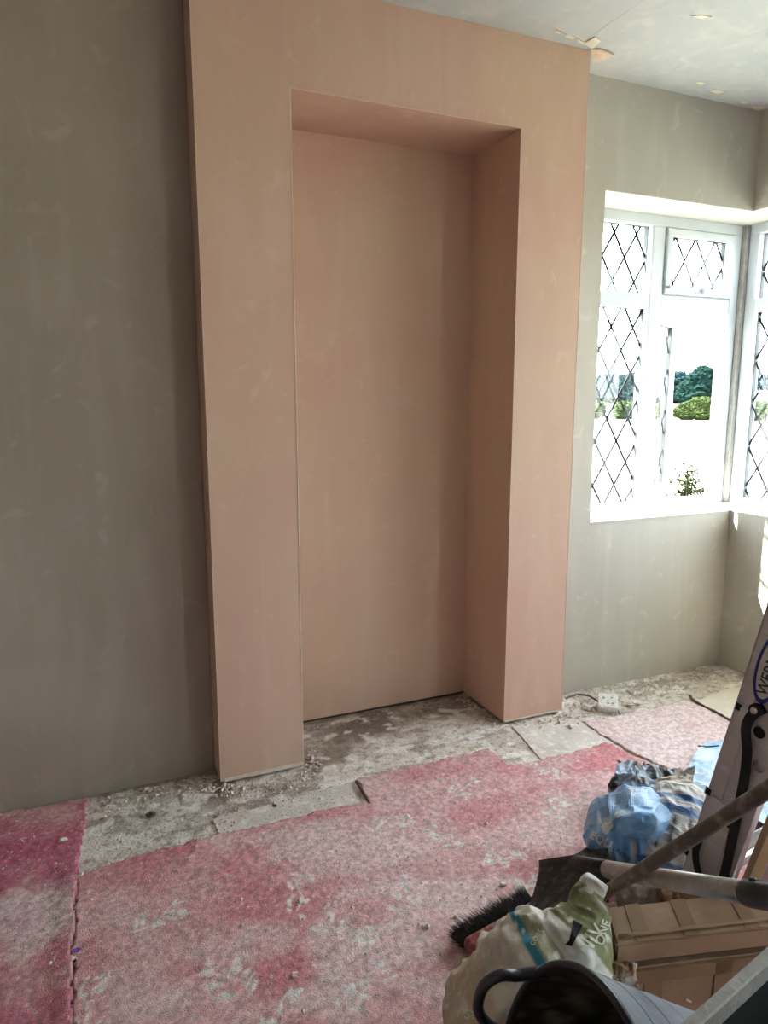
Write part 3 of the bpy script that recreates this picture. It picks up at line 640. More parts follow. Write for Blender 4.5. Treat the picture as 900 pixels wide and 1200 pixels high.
# =================================================================== THE PILE
def loft(name, spine, rx, ru, rd, n=44, m=44, crump=0.012, freq=14, sd=0, pw=0.75, cfun=None, floorz=0.003, tofloor=False):
    """a filled or crumpled bag: rounded sections along a spine, creased, settled on what carries it"""
    S = spline(spine, n); RX = [float(q[0]) for q in spline([(r,) for r in rx], n)]; RU = [float(q[0]) for q in spline([(r,) for r in ru], n)]; RD = [float(q[0]) for q in spline([(r,) for r in rd], n)]
    S = [Vector(s) for s in S]; V = []; UVc = []
    for i, p in enumerate(S):
        t = (S[min(i+1, n-1)]-S[max(i-1, 0)]); s, u = frame_of(t)
        endf = min(1.0, 0.15+math.sqrt(min(i, n-1-i)/(n*0.10)))
        for k in range(m):
            a = 2*math.pi*k/m; c_, s_ = math.cos(a), math.sin(a)
            c_ = math.copysign(abs(c_)**pw, c_); s_ = math.copysign(abs(s_)**pw, s_)
            dn = max(RD[i], p.z-0.004) if tofloor else RD[i]
            q = p + s*RX[i]*c_*endf + u*(RU[i] if s_ > 0 else dn)*s_*endf
            nn = (q-p).normalized() if (q-p).length > 1e-5 else u
            ph = q*freq+Vector((sd*7.1, sd*3.3, sd))
            d = (1-2*abs(noise.noise(ph)))*0.6+(1-2*abs(noise.noise(ph*2.3+Vector((5, 2, 9)))))*0.4
            q = q+nn*d*crump+s*noise.noise(ph*1.3+Vector((11, 0, 4)))*crump*0.6
            q.z = max(q.z, floorz); V.append(q); UVc.append((i/(n-1), k/m))
    f = [(i*m+k, i*m+(k+1) % m, (i+1)*m+(k+1) % m, (i+1)*m+k) for i in range(n-1) for k in range(m)]
    f += [tuple(range(m))[::-1], tuple(range((n-1)*m, n*m))]
    me = mesh(name, V, f)
    bm = bmesh.new(); bm.from_mesh(me); bmesh.ops.recalc_face_normals(bm, faces=bm.faces[:]); bm.to_mesh(me); bm.free()
    if cfun is not None: setcol(me, [cfun(V[i], *UVc[i]) for i in range(len(V))])
    return me
def sheet(name, corners, n=40, m=40, amp=0.015, freq=12, sd=0, thick=0.003, cfun=None, floorz=0.003, sharp=True, edge=0.008):
    a, b, c, d = [Vector(q) for q in corners]; V = []; UVc = []
    nr = (b-a).cross(d-a).normalized()
    if nr.z < 0: nr = -nr
    for i in range(n):
        for j in range(m):
            u, v = i/(n-1), j/(m-1)
            p = (a*(1-u)+b*u)*(1-v)+(d*(1-u)+c*u)*v
            ph = p*freq+Vector((sd*5.3, sd, sd*2.2))
            h = (1-2*abs(noise.noise(ph)))*0.6+(1-2*abs(noise.noise(ph*2.1+Vector((4, 4, 4)))))*0.4 if sharp else noise.noise(ph)
            e = edge*noise.noise(p*25+Vector((sd, 0, 0)))
            q = p+nr*h*amp + (b-a).normalized()*e*(1 if u in (0, 1) else 0.3)+(d-a).normalized()*e*(1 if v in (0, 1) else 0.3)
            q.z = max(q.z, floorz); V.append(q); UVc.append((u, v))
    N_ = n*m
    T = [q-nr*thick for q in V]
    for q in T: q.z = max(q.z, floorz-0.002)
    idx = lambda i, j: i*m+j
    f = [(idx(i, j), idx(i+1, j), idx(i+1, j+1), idx(i, j+1)) for i in range(n-1) for j in range(m-1)]
    f += [tuple(N_+q for q in r[::-1]) for r in f]
    bd = [idx(i, 0) for i in range(n)]+[idx(n-1, j) for j in range(1, m)]+[idx(i, m-1) for i in range(n-2, -1, -1)]+[idx(0, j) for j in range(m-2, 0, -1)]
    f += [(bd[k], bd[k]+N_, bd[(k+1) % len(bd)]+N_, bd[(k+1) % len(bd)]) for k in range(len(bd))]
    me = mesh(name, V+T, f); bm = bmesh.new(); bm.from_mesh(me); bmesh.ops.recalc_face_normals(bm, faces=bm.faces[:]); bm.to_mesh(me); bm.free()
    if cfun is not None: cc = [cfun(V[i], *UVc[i]) for i in range(N_)]; setcol(me, cc+cc)
    return me
def nz1(p, f, s=0): return noise.noise(Vector(p)*f+Vector((s, s*2, s*3)))
def mixc(a, b, t): t = max(0.0, min(1.0, t)); return tuple(x*(1-t)+y*t for x, y in zip(a, b))

# ---- ladder
n_az = math.radians(82); RN = Vector((math.sin(n_az), math.cos(n_az), 0))          # rung direction
foot = Vector((0.868, -1.16, 0.0)); SD = (Vector((0.895, -1.353, 0.926))-foot); SD = (SD-RN*SD.dot(RN)).normalized()
WD = SD.cross(RN).normalized()                                                     # across the stile
if WD.y > 0: WD = -WD
lad = thing('stepladder', 'tall aluminium ladder with square-holed stile and black strap leaning at the right', 'ladder', tuple(foot))
SW = 0.112; TH = 0.026; LL = 1.62
def stile(off, parent):
    o0 = foot+RN*off; bm = bmesh.new()
    obox(bm, o0+WD*SW*0.5+SD*(LL/2)+RN*0.0015, SD*(LL/2), WD*SW*0.5, RN*0.0015)
    for q in (0.0, SW): obox(bm, o0+WD*(q+(0.002 if q == 0 else -0.002))+SD*(LL/2)+RN*TH/2, SD*(LL/2), WD*0.002, RN*TH/2)
    for q in (0.30, 0.62): obox(bm, o0+WD*SW*q+SD*(LL/2)-RN*0.0012, SD*(LL/2), WD*0.0035, RN*0.0012)
    bmesh.ops.recalc_face_normals(bm, faces=bm.faces[:])
    for v in bm.verts: v.co.z = max(v.co.z, 0.001)
    return child('stile', bm, 'alu', parent)
st = stile(0, lad); stile(0.40, lad)
def loc_on(u, v):
    d = ray(u, v); t = (foot-CAM).dot(RN)/d.dot(RN); return CAM+d*t
for k, (u, v) in enumerate(((866.5, 828), (877, 840), (831, 927), (841, 940), (805, 997))):
    p = loc_on(u, v)-RN*0.0022
    hole = child('square_hole', oboxm(p, SD*0.0085, WD*0.0065, RN*0.0012), 'holedark', lad)
    bm = bmesh.new(); 
    for a, b in ((1, 0), (-1, 0), (0, 1), (0, -1)): obox(bm, p+SD*0.0095*a+WD*0.0075*b-RN*0.0006, SD*(0.001 if a else 0.0105), WD*(0.001 if b else 0.0085), RN*0.0008)
    bmesh.ops.recalc_face_normals(bm, faces=bm.faces[:]); child('hole_collar', bm, 'tube', hole)
for (u, v) in ((890.5, 858), (855, 964)):
    p = loc_on(u, v)-RN*0.0022; bm = bmesh.new(); tube(bm, [p+RN*0.001, p-RN*0.001], 0.013, 14); bmesh.ops.recalc_face_normals(bm, faces=bm.faces[:]); hole = child('round_hole', bm, 'holedark', lad)
    bm = bmesh.new(); tube(bm, [p+Vector(SD)*math.cos(a)*0.0145+WD*math.sin(a)*0.0145-RN*0.0003 for a in np.linspace(0, 2*math.pi, 20)], 0.0016, 6, closed=True); bmesh.ops.recalc_face_normals(bm, faces=bm.faces[:]); child('hole_collar', bm, 'tube', hole)
for k in range(6):
    p = foot+SD*(0.235*k+0.22)+WD*0.03
    child('rung', oboxm(p+RN*0.20, RN*0.205, SD*0.014, WD*0.016, 0.003), 'tube', lad)
    if k < 3:
        p2 = foot+SD*(0.235*k+0.13)+WD*0.085
        child('rung', tubem([p2, p2+RN*0.40], 0.014, 12), 'tube', lad, True)
child('foot_cap', oboxm(foot+WD*SW*0.5+SD*0.02+RN*0.01, SD*0.02, WD*(SW*0.5+0.004), RN*0.018, 0.003), 'grip', lad)
# maker's badge running up the stile
bp_ = loc_on(900, 780)+WD*0.008; bu = SD; bv = -WD
def ell(c, a, b, n=36, off=0.003): return [c+bu*a*math.cos(2*math.pi*k/n)+bv*b*math.sin(2*math.pi*k/n)-RN*off for k in range(n)]
bm = bmesh.new(); e0 = ell(bp_, 0.085, 0.030); bm.faces.new([bm.verts.new(q) for q in e0]); badge = child('badge', bm, 'print_blue', lad)
bm = bmesh.new(); bm.faces.new([bm.verts.new(q) for q in ell(bp_, 0.074, 0.0235, off=0.0036)]); child('badge_field', bm, 'print_white', badge)
flat_text('badge_lettering', 'WERNER', 0.032, bp_-RN*0.0038, bu, bv, 'print_dark', badge, 0.0004)
# strap
sp = [loc_on(900, 828)-RN*0.012, loc_on(886, 836)-RN*0.012, loc_on(878, 852)-RN*0.012, loc_on(880, 880)-RN*0.014, loc_on(876, 915)-RN*0.014, loc_on(866, 960)-RN*0.012, loc_on(856, 1010)-RN*0.012, loc_on(848, 1042)-RN*0.012, loc_on(838, 1075)-RN*0.01]
def ribbon(pts, wid, thick, n, side):
    bm = bmesh.new(); S = [Vector(q) for q in spline(pts, n)]; R_ = []
    for i, p in enumerate(S):
        t = (S[min(i+1, n-1)]-S[max(i-1, 0)]).normalized(); s = t.cross(side).normalized()*wid/2; h = side*thick/2
        R_.append([bm.verts.new(p+s+h), bm.verts.new(p-s+h), bm.verts.new(p-s-h), bm.verts.new(p+s-h)])
    for a, b in zip(R_, R_[1:]):
        for k in range(4): bm.faces.new((a[k], a[(k+1) % 4], b[(k+1) % 4], b[k]))
    bm.faces.new(R_[0][::-1]); bm.faces.new(R_[-1]); bmesh.ops.recalc_face_normals(bm, faces=bm.faces[:]); return bm
child('strap', ribbon(sp, 0.021, 0.003, 60, RN), 'black', lad)
sp = [loc_on(824, 980)-RN*0.010, loc_on(819, 996)-RN*0.012, loc_on(823, 1018)-RN*0.016, loc_on(834, 1038)-RN*0.013, loc_on(848, 1050)-RN*0.010]
child('strap', ribbon(sp, 0.016, 0.003, 30, RN), 'black', lad)
bk = loc_on(893, 829)-RN*0.016; bm = bmesh.new(); tube(bm, [bk, bk-RN*0.012], 0.013, 14); bmesh.ops.recalc_face_normals(bm, faces=bm.faces[:]); brk = child('strap_bracket', bm, 'black', lad)
bm = bmesh.new(); tube(bm, [bk-RN*0.012, bk-RN*0.017], [0.008, 0.006], 12); bmesh.ops.recalc_face_normals(bm, faces=bm.faces[:]); child('bolt', bm, 'tube', brk, True)

# ---- broom
hd = at(590, 1122, 1.70); hp = at(702, 1051, 1.53); he = at(900, 925, 1.16)
hdir = (he-hp).normalized(); b0 = hp-hdir*((hp.z-0.05)/hdir.z)
broom = thing('broom', 'broom with black bristles, dusty red head and long brown handle', 'broom', (b0.x, b0.y, 0))
child('handle', tubem([b0, b0.lerp(he, 0.5), he, he+hdir*0.42], [0.0135, 0.0138, 0.0145, 0.0145], 16, 0.95), 'brownpole', broom, True)
ha = on_z(549, 1113, 0.035); hb = on_z(632, 1066, 0.05); hx = (hb-ha).normalized(); hy = Vector((0, 0, 1)).cross(hx).normalized()
if hy.y < 0: hy = -hy
hc = (ha+hb)/2
child('head', oboxm(hc+Vector((0, 0, 0.006)), hx*((hb-ha).length/2), hy*0.022, (Vector((0, 0, 1))*0.9-hy*0.3).normalized()*0.016, 0.009, 3), 'redwood', broom, True)
bm = bmesh.new(); rnd = random.Random(5)
for _ in range(1900):
    t = rnd.uniform(-0.5, 0.5); q = hc+hx*t*(hb-ha).length*0.98+hy*0.020+Vector((0, 0, rnd.uniform(-0.014, 0.02)))
    d = (hy*1.0+hx*(t*0.55-0.25+rnd.gauss(0, 0.13))+Vector((0, 0, rnd.gauss(0.12, 0.22)))).normalized()*rnd.uniform(0.042, 0.062)
    s, u = frame_of(d); e = q+d; e.z = max(e.z, 0.013); rr = 0.0011
    v = [bm.verts.new(q+s*rr), bm.verts.new(q-s*rr*0.5+u*rr), bm.verts.new(q-s*rr*0.5-u*rr), bm.verts.new(e)]
    for a, b, c in ((0, 1, 3), (1, 2, 3), (2, 0, 3)): bm.faces.new((v[a], v[b], v[c]))
o = child('bristles', bm, 'bristle', broom); o['kind'] = 'stuff'

# ---- shovel
shL = at(683, 1014, 1.66); shR = at(880, 1047, 1.20); sdir = (shR-shL).normalized()
sh = thing('shovel', 'square shovel with blackened blade, steel shaft and black grip lying across the boxes', 'shovel', tuple(at(650, 1045, 1.75)))
g = [at(604, 1088, 1.70), at(633, 1010, 1.86), at(686, 1002, 1.76), at(704, 1072, 1.56)]
def bladef(n=22, m=16, t=0.003):
    V = []; nr = (g[3]-g[0]).cross(g[1]-g[0]).normalized()
    if nr.dot(CAM-g[0]) < 0: nr = -nr
    for i in range(n):
        for j in range(m):
            u, v = i/(n-1), j/(m-1); p = (g[0]*(1-u)+g[3]*u)*(1-v)+(g[1]*(1-u)+g[2]*u)*v
            lip = max(0, abs(v-0.5)*2-0.72)/0.28; lip2 = max(0, u-0.82)/0.18
            p = p-nr*0.014*(1-(2*v-1)**2)+nr*(0.006*lip**2)-nr*0.01*lip2; V.append(p)
    N_ = n*m; f = [(i*m+j, (i+1)*m+j, (i+1)*m+j+1, i*m+j+1) for i in range(n-1) for j in range(m-1)]
    V2 = [p-nr*t for p in V]; f2 = [tuple(q+N_ for q in r[::-1]) for r in f]
    bd = [i*m for i in range(n)]+[(n-1)*m+j for j in range(1, m)]+[i*m+m-1 for i in range(n-2, -1, -1)]+[j for j in range(m-2, 0, -1)]
    f3 = [(bd[k], bd[(k+1) % len(bd)], bd[(k+1) % len(bd)]+N_, bd[k]+N_) for k in range(len(bd))]
    bm = bmesh.new(); bm.from_mesh(mesh('b', V+V2, f+f2+f3)); bmesh.ops.recalc_face_normals(bm, faces=bm.faces[:]); return bm
child('blade', bladef(), 'blade', sh, True)
child('socket', tubem([g[2].lerp(g[3], 0.25).lerp(g[0].lerp(g[1], 0.7), 0.18), shL-sdir*0.02, shL+sdir*0.10], [0.010, 0.020, 0.0195], 14), 'blade', sh, True)
child('shaft', tubem([shL+sdir*0.05, shR], [0.0185, 0.0195], 18), 'steel', sh, True)
gr_ = child('grip', tubem([shR-sdir*0.012, shR-sdir*0.004, shR+sdir*0.08, shR+sdir*0.13], [0.021, 0.0225, 0.0225, 0.021], 18), 'grip', sh, True)
su = (UP-sdir*UP.dot(sdir)).normalized()
child('rivet', tubem([shR+sdir*0.012+su*0.020, shR+sdir*0.012+su*0.0255], [0.007, 0.006], 12), 'grip', gr_, True)

# ---- dustpan end behind the shovel
dp = thing('dustpan', 'dusty dark metal dustpan poking out behind the shovel blade', 'dustpan', tuple(on_z(690, 1030, 0.012)))
q0, q1, q2, q3 = at(664, 1009, 1.93), at(694, 991, 1.98), at(713, 995, 1.93), at(716, 1016, 1.88)
def panel(pts, t):
    n = len(pts); nr = (pts[1]-pts[0]).cross(pts[2]-pts[0]).normalized()
    bm = bmesh.new(); bm.from_mesh(mesh('p', [*pts, *[p-nr*t for p in pts]], [tuple(range(n)), tuple(range(2*n-1, n-1, -1))]+[(i, i+n, (i+1) % n+n, (i+1) % n) for i in range(n)]))
    bmesh.ops.recalc_face_normals(bm, faces=bm.faces[:]); return bm
dz = Vector((0, 0, 0.11))
child('pan', panel([q0, q1, q2, q3-Vector((0, 0, 0.0))], 0.004), 'blade', dp)
child('side', panel([q1, q2, q2-dz, q1-dz], 0.003), 'blade', dp); child('back', panel([q0, q3, q3-dz, q0-dz], 0.003), 'blade', dp)
child('rim', tubem([q0, q1, q2], 0.0035, 8), 'steel', dp)

# ---- printed plaster sack
GREEN = (0.19, 0.20, 0.085); CREAM = (0.50, 0.45, 0.37); WHITE = (0.66, 0.65, 0.62); TEAL = (0.03, 0.20, 0.30)
def sackcol(p, u, k):
    n = nz1(p, 30, 1)*0.5+nz1(p, 80, 2)*0.3
    c = mixc(CREAM, (0.58, 0.56, 0.52), 0.5+n)
    if u < 0.30: c = mixc(c, (0.50, 0.40, 0.30), 0.7)
    if 0.03 < u < 0.20 and 0.36 < k < 0.62: c = mixc(GREEN, CREAM, 0.25+n*0.4)
    if 0.44 < u < 0.52 and 0.05 < k < 0.46: c = mixc(GREEN, c, 0.25+n) if u > 0.465 else (TEAL if u < 0.465 else c)
    if 0.60 < u < 0.90: c = mixc(GREEN, WHITE, max(0, n-0.12)*1.6)
    if 0.52 < u < 0.60: c = mixc(c, WHITE, 0.6+n)
    if u >= 0.90: c = mixc(WHITE, (0.5, 0.48, 0.42), 0.3+n)
    if nz1(p, 55, 6) > 0.42: c = mixc(c, (0.72, 0.70, 0.67), 0.8)
    return c
sk = thing('plaster_sack', 'crumpled green and cream plaster sack with twisted neck behind the black tub', 'sack', tuple(on_z(590, 1180, 0)))
sp = [at(528, 1200, 1.44), at(552, 1187, 1.43), at(592, 1164, 1.41), at(634, 1133, 1.41), at(668, 1104, 1.42), at(686, 1075, 1.44), at(690, 1050, 1.46), at(701, 1030, 1.47)]
me = loft('plaster_sack', sp, [0.060, 0.085, 0.100, 0.095, 0.070, 0.036, 0.018, 0.012], [0.03, 0.05, 0.072, 0.074, 0.058, 0.032, 0.018, 0.012], [0.05, 0.08, 0.1, 0.1, 0.08, 0.05, 0.022, 0.01], n=110, m=84, crump=0.021, freq=14, sd=3, pw=0.7, cfun=sackcol, floorz=0.013)
body = child('bag', me, 'sackprint', sk, True)
bv_ = BVHTree.FromPolygons([v.co.copy() for v in me.vertices], [tuple(p.vertices) for p in me.polygons])
def sprint(s, size, u, v, ang, m='print_pale', root=body, bv=bv_, d=1.45, nm='printed_lettering'):
    c = at(u, v, d); a = math.radians(ang); ax_ = RT*math.cos(a)+UP*math.sin(a); ay_ = -RT*math.sin(a)+UP*math.cos(a)
    return flat_text(nm, s, size, c, ax_, ay_, m, root, 0.0022, bvh=bv, toward=(CAM-c).normalized())
sprint('UNIV', 0.040, 686, 1108, 52); sprint('ONE', 0.024, 706, 1092, 72); sprint('rsal', 0.036, 551, 1186, -4); sprint('coat', 0.02, 628, 1098, 58)
# torn black slit on the bag
slit = [at(672, 1078, 1.45), at(676, 1085, 1.45), at(672, 1096, 1.45), at(667, 1102, 1.45), at(662, 1107, 1.45), at(670, 1109, 1.45), at(676, 1098, 1.45), at(683, 1084, 1.45)]
bm = bmesh.new(); bm.faces.new([bm.verts.new(p) for p in slit]); bmesh.ops.triangulate(bm, faces=bm.faces[:])
for _ in range(4):
    bmesh.ops.subdivide_edges(bm, edges=[e for e in bm.edges if e.calc_length() > 0.004], cuts=1); bmesh.ops.triangulate(bm, faces=bm.faces[:])
for v in bm.verts:
    tw = (CAM-v.co).normalized(); h = bv_.ray_cast(v.co+tw*0.4, -tw)
    if h[0] is not None: v.co = h[0]+tw*0.003
child('torn_slit', bm, 'holedark', body)

# ---- torn brown paper sack
pb = thing('paper_sack', 'torn brown paper sack with white ragged edges between tub and cardboard box', 'sack', tuple(on_z(730, 1175, 0)))
me = sheet('paper', [at(698, 1150, 1.40), at(715, 1118, 1.44), at(752, 1133, 1.42), at(745, 1165, 1.36)], 30, 30, 0.022, 26, 4, 0.003, floorz=0.01, edge=0.02)
child('sack_mouth', me, 'paper', pb)
me = sheet('paper', [at(690, 1142, 1.42), at(700, 1118, 1.46), at(722, 1126, 1.44), at(722, 1158, 1.39)], 26, 26, 0.02, 30, 9, 0.003, floorz=0.01, edge=0.02)
child('sack_fold', me, 'greypaper', pb)
me = loft('paperbody', [on_z(690, 1190, 0.03), at(715, 1165, 1.47), at(735, 1150, 1.45)], [0.04, 0.05, 0.03], [0.03, 0.04, 0.03], [0.03, 0.05, 0.05], 24, 28, 0.008, 20, 8, floorz=0.012)
child('sack_body', me, 'greypaper', pb)

# ---- cardboard boxes
ZT = 0.262
def zxy(u, v, z): return on_z(u, v, z)
c1, c2 = zxy(709, 1063, ZT), zxy(722, 1108, ZT); r1, r2 = zxy(900, 1041, ZT), zxy(900, 1088, ZT)
ed = ((r1-c1).normalized()+(r2-c2).normalized()).normalized(); dd_ = (c2-c1); LB = 0.62
box1 = thing('cardboard_box', 'flat brown taped cardboard box on top, under the shovel shaft', 'box', tuple(Vector((c1.x, c1.y, ZT-0.05))), 'cardboard boxes in the heap')
V = [c1, c1+ed*LB, c2+ed*LB, c2]
def cardbox(V, h, name, root, bev=0.004):
    n = 14; top = []; 
    bm = bmesh.new(); lo = [bm.verts.new(v-Vector((0, 0, h))) for v in V]; hi = [bm.verts.new(v) for v in V]
    bm.faces.new(hi); bm.faces.new(lo[::-1])
    for i in range(4): bm.faces.new((lo[i], lo[(i+1) % 4], hi[(i+1) % 4], hi[i]))
    bmesh.ops.recalc_face_normals(bm, faces=bm.faces[:]); bmesh.ops.bevel(bm, geom=bm.edges[:], offset=bev, segments=2, affect='EDGES')
    bmesh.ops.subdivide_edges(bm, edges=bm.edges[:], cuts=5, use_grid_fill=True)
    for v in bm.verts: v.co += Vector((noise.noise(v.co*13), noise.noise(v.co*13+Vector((7, 1, 2))), noise.noise(v.co*11+Vector((3, 8, 1)))))*0.0016
    return child(name, bm, 'card', root)
ct1 = cardbox(V, 0.045, 'carton', box1)
def strip(root, a, b, wid, along, up, m='tape', nm='tape_strip'):
    bm = bmesh.new(); obox(bm, (a+b)/2+up*0.0010, (b-a)/2*0.97, along*wid/2, up*0.0006); bmesh.ops.recalc_face_normals(bm, faces=bm.faces[:]); return child(nm, bm, m, root)
Z = Vector((0, 0, 1))
for t in (0.06, 0.165, 0.30): strip(ct1, c1+ed*t, c2+ed*t, 0.034, ed, Z)
fold = [c2+ed*(0.01+0.6*k/20)-dd_*0.17+Z*(0.004+0.003*noise.noise(Vector((k*0.7, 0, 0)))) for k in range(21)]
child('lid_fold', tubem(fold, 0.0045, 8, 0.6), 'card', box1, True)
ZB = 0.200
inn = dd_.normalized()
d1, d2 = c1+ed*0.03+Z*(ZB-ZT), c2+ed*0.012+Z*(ZB-ZT)-inn*0.004
box2 = thing('cardboard_box', 'taller brown cardboard box underneath, standing behind the black tub', 'box', (d1.x, d1.y, 0), 'cardboard boxes in the heap')
ct2 = cardbox([d1, d1+ed*(LB-0.05), d2+ed*(LB-0.05), d2], ZB-0.012, 'carton', box2)
fn = inn
for t in (0.075, 0.23): strip(ct2, d2+ed*t-Z*0.004+fn*0.001, d2+ed*t-Z*0.15+fn*0.001, 0.04, ed, fn)
strip(ct2, d2+ed*0.02-Z*0.02+fn*0.001, d2+ed*0.40-Z*0.02+fn*0.001, 0.03, Z, fn)
strip(ct2, d2+ed*0.15-Z*0.085+fn*0.002, d2+ed*0.162-Z*0.092+fn*0.002, 0.004, Z, fn, 'print_white', 'paper_scrap')
gapbox = [d1+Z*0.012+ed*0.02, d1+ed*0.5+Z*0.012, d2+ed*0.5+Z*0.012-inn*0.012, d2+Z*0.012+ed*0.02-inn*0.012]
child('gap_shade', panel([v for v in gapbox], 0.008), 'holedark', box2)  # near-black panel painted in as the shadow between the two boxes

# ---- rubber tub
tc_ = Vector((0.23405, -1.61163, 0.26608)); ta = Vector((0.93733, -0.13532, -0.32109)).normalized(); te1 = (Vector((0, 0, 1))-ta*ta.z).normalized(); te2 = ta.cross(te1).normalized()
R0, R1, TL = 0.2036, 0.136, 0.36
tub = thing('rubber_tub', 'black flexible rubber tub with loop handle lying on its side in front', 'bucket', (tc_.x, tc_.y, 0))
def tubprof(inner):
    prof = [(0.0, R0), (0.012, R0-0.002), (0.06, R0-0.013), (0.12, R0-0.025), (0.2, R0-0.041), (0.315, R1+0.004), (TL, R1-0.004), (TL, 0.02)]
    return [(a-(0.010 if inner and i >= 6 else 0), max(r-(0.006 if inner else 0), 0.01)) for i, (a, r) in enumerate(prof)]
bm = bmesh.new(); NS = 120; prof = [(float(q[0]), float(q[1])) for q in np.concatenate([np.array([np.interp(np.linspace(0, 7, 22), range(8), [t[j] for t in tubprof(False)[::-1]]) for j in (0, 1)]).T, np.array([np.interp(np.linspace(0, 7, 22), range(8), [t[j] for t in tubprof(True)]) for j in (0, 1)]).T])]; rings = []; cols = []
for (a, r) in prof:
    rings.append([bm.verts.new(tc_+ta*a+te1*r*math.cos(2*math.pi*k/NS)+te2*r*math.sin(2*math.pi*k/NS)) for k in range(NS)])
for a, b in zip(rings, rings[1:]):
    for k in range(NS): bm.faces.new((a[k], a[(k+1) % NS], b[(k+1) % NS], b[k]))
bm.faces.new(rings[0]); bm.faces.new(rings[-1]); bmesh.ops.recalc_face_normals(bm, faces=bm.faces[:])
me = bpy.data.meshes.new('tub'); bm.verts.index_update(); bm.to_mesh(me); bm.free()
np_ = 22
def rimp(a, out=0.0): return tc_+te1*R0*math.cos(a)+te2*R0*math.sin(a)-ta*out
def ang_of(u, v):
    best = None
    for a in np.linspace(0, 2*math.pi, 360):
        p = rimp(a); d = p-CAM; w_ = d.dot(FW); uu = 450+F*d.dot(RT)/w_; vv_ = 600-F*d.dot(UP)/w_; e = (uu-u)**2+(vv_-v)**2
        if best is None or e < best[0]: best = (e, a)
    return best[1]
YANG = ang_of(728, 1184)
for i, v in enumerate(me.vertices):
    p = v.co; k = i % NS; ri = i//NS; ang = 2*math.pi*k/NS
    if ri < np_: c = mixc((0.21, 0.245, 0.30), (0.32, 0.36, 0.42), 0.5+nz1(p, 18, 2))
    else:
        c = mixc((0.012, 0.012, 0.013), (0.17, 0.155, 0.135), 0.25+nz1(p, 34, 4)*1.4+nz1(p, 90, 5)*0.9)
        d = te2*math.sin(ang)+te1*math.cos(ang); s_ = d.dot(RT)
        if abs((ang-YANG+math.pi) % (2*math.pi)-math.pi) < 0.22 and 0.005 < (p-tc_).dot(ta): c = mixc(c, (0.46, 0.31, 0.13), 0.8+nz1(p, 14, 5)*0.8)
    me.color_attributes.get('Col') or me.color_attributes.new('Col', 'FLOAT_COLOR', 'POINT')
    me.color_attributes['Col'].data[i].color = (*c, 1)
tbb = child('tub_body', me, 'tub', tub, True)
bm = bmesh.new(); tube(bm, [tc_+te1*(R0-0.002)*math.cos(a)+te2*(R0-0.002)*math.sin(a) for a in np.linspace(0, 2*math.pi, 80)], 0.0065, 8, closed=True); bmesh.ops.recalc_face_normals(bm, faces=bm.faces[:])
child('rim', bm, 'grip', tub, True)
# ridges round the outside
for a_ in (0.055, 0.10, 0.15):
    r = R0-0.001-a_*0.205; bm = bmesh.new(); tube(bm, [tc_+ta*a_+te1*r*math.cos(a)+te2*r*math.sin(a) for a in np.linspace(0, 2*math.pi, 80)], 0.0022, 6, closed=True); bmesh.ops.recalc_face_normals(bm, faces=bm.faces[:]); child('ridge', bm, 'ridge', tbb, True)
for (A, B) in ((ang_of(622, 1142), ang_of(584, 1200)),):
    if abs(A-B) > math.pi: B += 2*math.pi*(1 if A > B else -1)
    for off in (0, math.pi):
        a_, b_ = A+off, B+off
        path = [rimp(a_+(a_-b_)*0.22, -0.03), rimp(a_+(a_-b_)*0.10, 0.004), rimp(a_+(b_-a_)*0.02, 0.03), rimp(a_+(b_-a_)*0.06, 0.062), rimp(a_+(b_-a_)*0.35, 0.078), rimp(a_+(b_-a_)*0.75, 0.070), rimp(b_, 0.040), rimp(b_+(b_-a_)*0.10, 0.004), rimp(b_+(b_-a_)*0.22, -0.03)]
        child('loop_handle', tubem(spline(path, 36), [0.010]*36, 12), 'grip', tub, True)

# ---- black bin with grey rim
ZR = 0.70
e0 = on_z(800, 1196, ZR); e1 = on_z(905, 1103, ZR); be = (e1-e0).normalized(); bn = Vector((be.y, -be.x, 0))
if bn.y > 0: bn = -bn
bo = e0-be*0.06; BL, BW = 0.55, 0.36
bin_ = thing('storage_bin', 'open black bin with a broad grey rim at the bottom right', 'bin', (bo.x, bo.y, 0))
def binshell(sc, z):
    c = bo+be*BL/2+bn*BW/2; return [Vector((*(c+be*(sx*BL/2*sc)+bn*(sy*BW/2*sc)).xy, z)) for sx, sy in ((-1, -1), (1, -1), (1, 1), (-1, 1))]
bm = bmesh.new(); rr = []
for sc, z in ((0.86, 0.012), (0.97, ZR-0.004), (0.955, ZR-0.004), (0.845, 0.022)): rr.append([bm.verts.new(v) for v in binshell(sc, z)])
for a, b in zip(rr, rr[1:]):
    for k in range(4): bm.faces.new((a[k], a[(k+1) % 4], b[(k+1) % 4], b[k]))
bm.faces.new(rr[0][::-1]); bm.faces.new(rr[-1]); bmesh.ops.recalc_face_normals(bm, faces=bm.faces[:]); child('bin_body', bm, 'bin', bin_)
bm = bmesh.new(); q = []
for sx, sz in ((0.0, 0.0), (0.0, -0.026), (0.014, -0.026), (0.014, 0.0)):
    c = bo+be*BL/2+bn*BW/2; q.append([bm.verts.new(Vector((*(c+be*(a*(BL/2-sx))+bn*(b*(BW/2-sx))).xy, ZR+sz))) for a, b in ((-1, -1), (1, -1), (1, 1), (-1, 1))])
for a, b in zip(q, q[1:]+q[:1]):
    for k in range(4): bm.faces.new((a[k], a[(k+1) % 4], b[(k+1) % 4], b[k]))
bmesh.ops.recalc_face_normals(bm, faces=bm.faces[:]); bmesh.ops.bevel(bm, geom=bm.edges[:], offset=0.002, segments=1, affect='EDGES'); child('rim', bm, 'binrim', bin_)

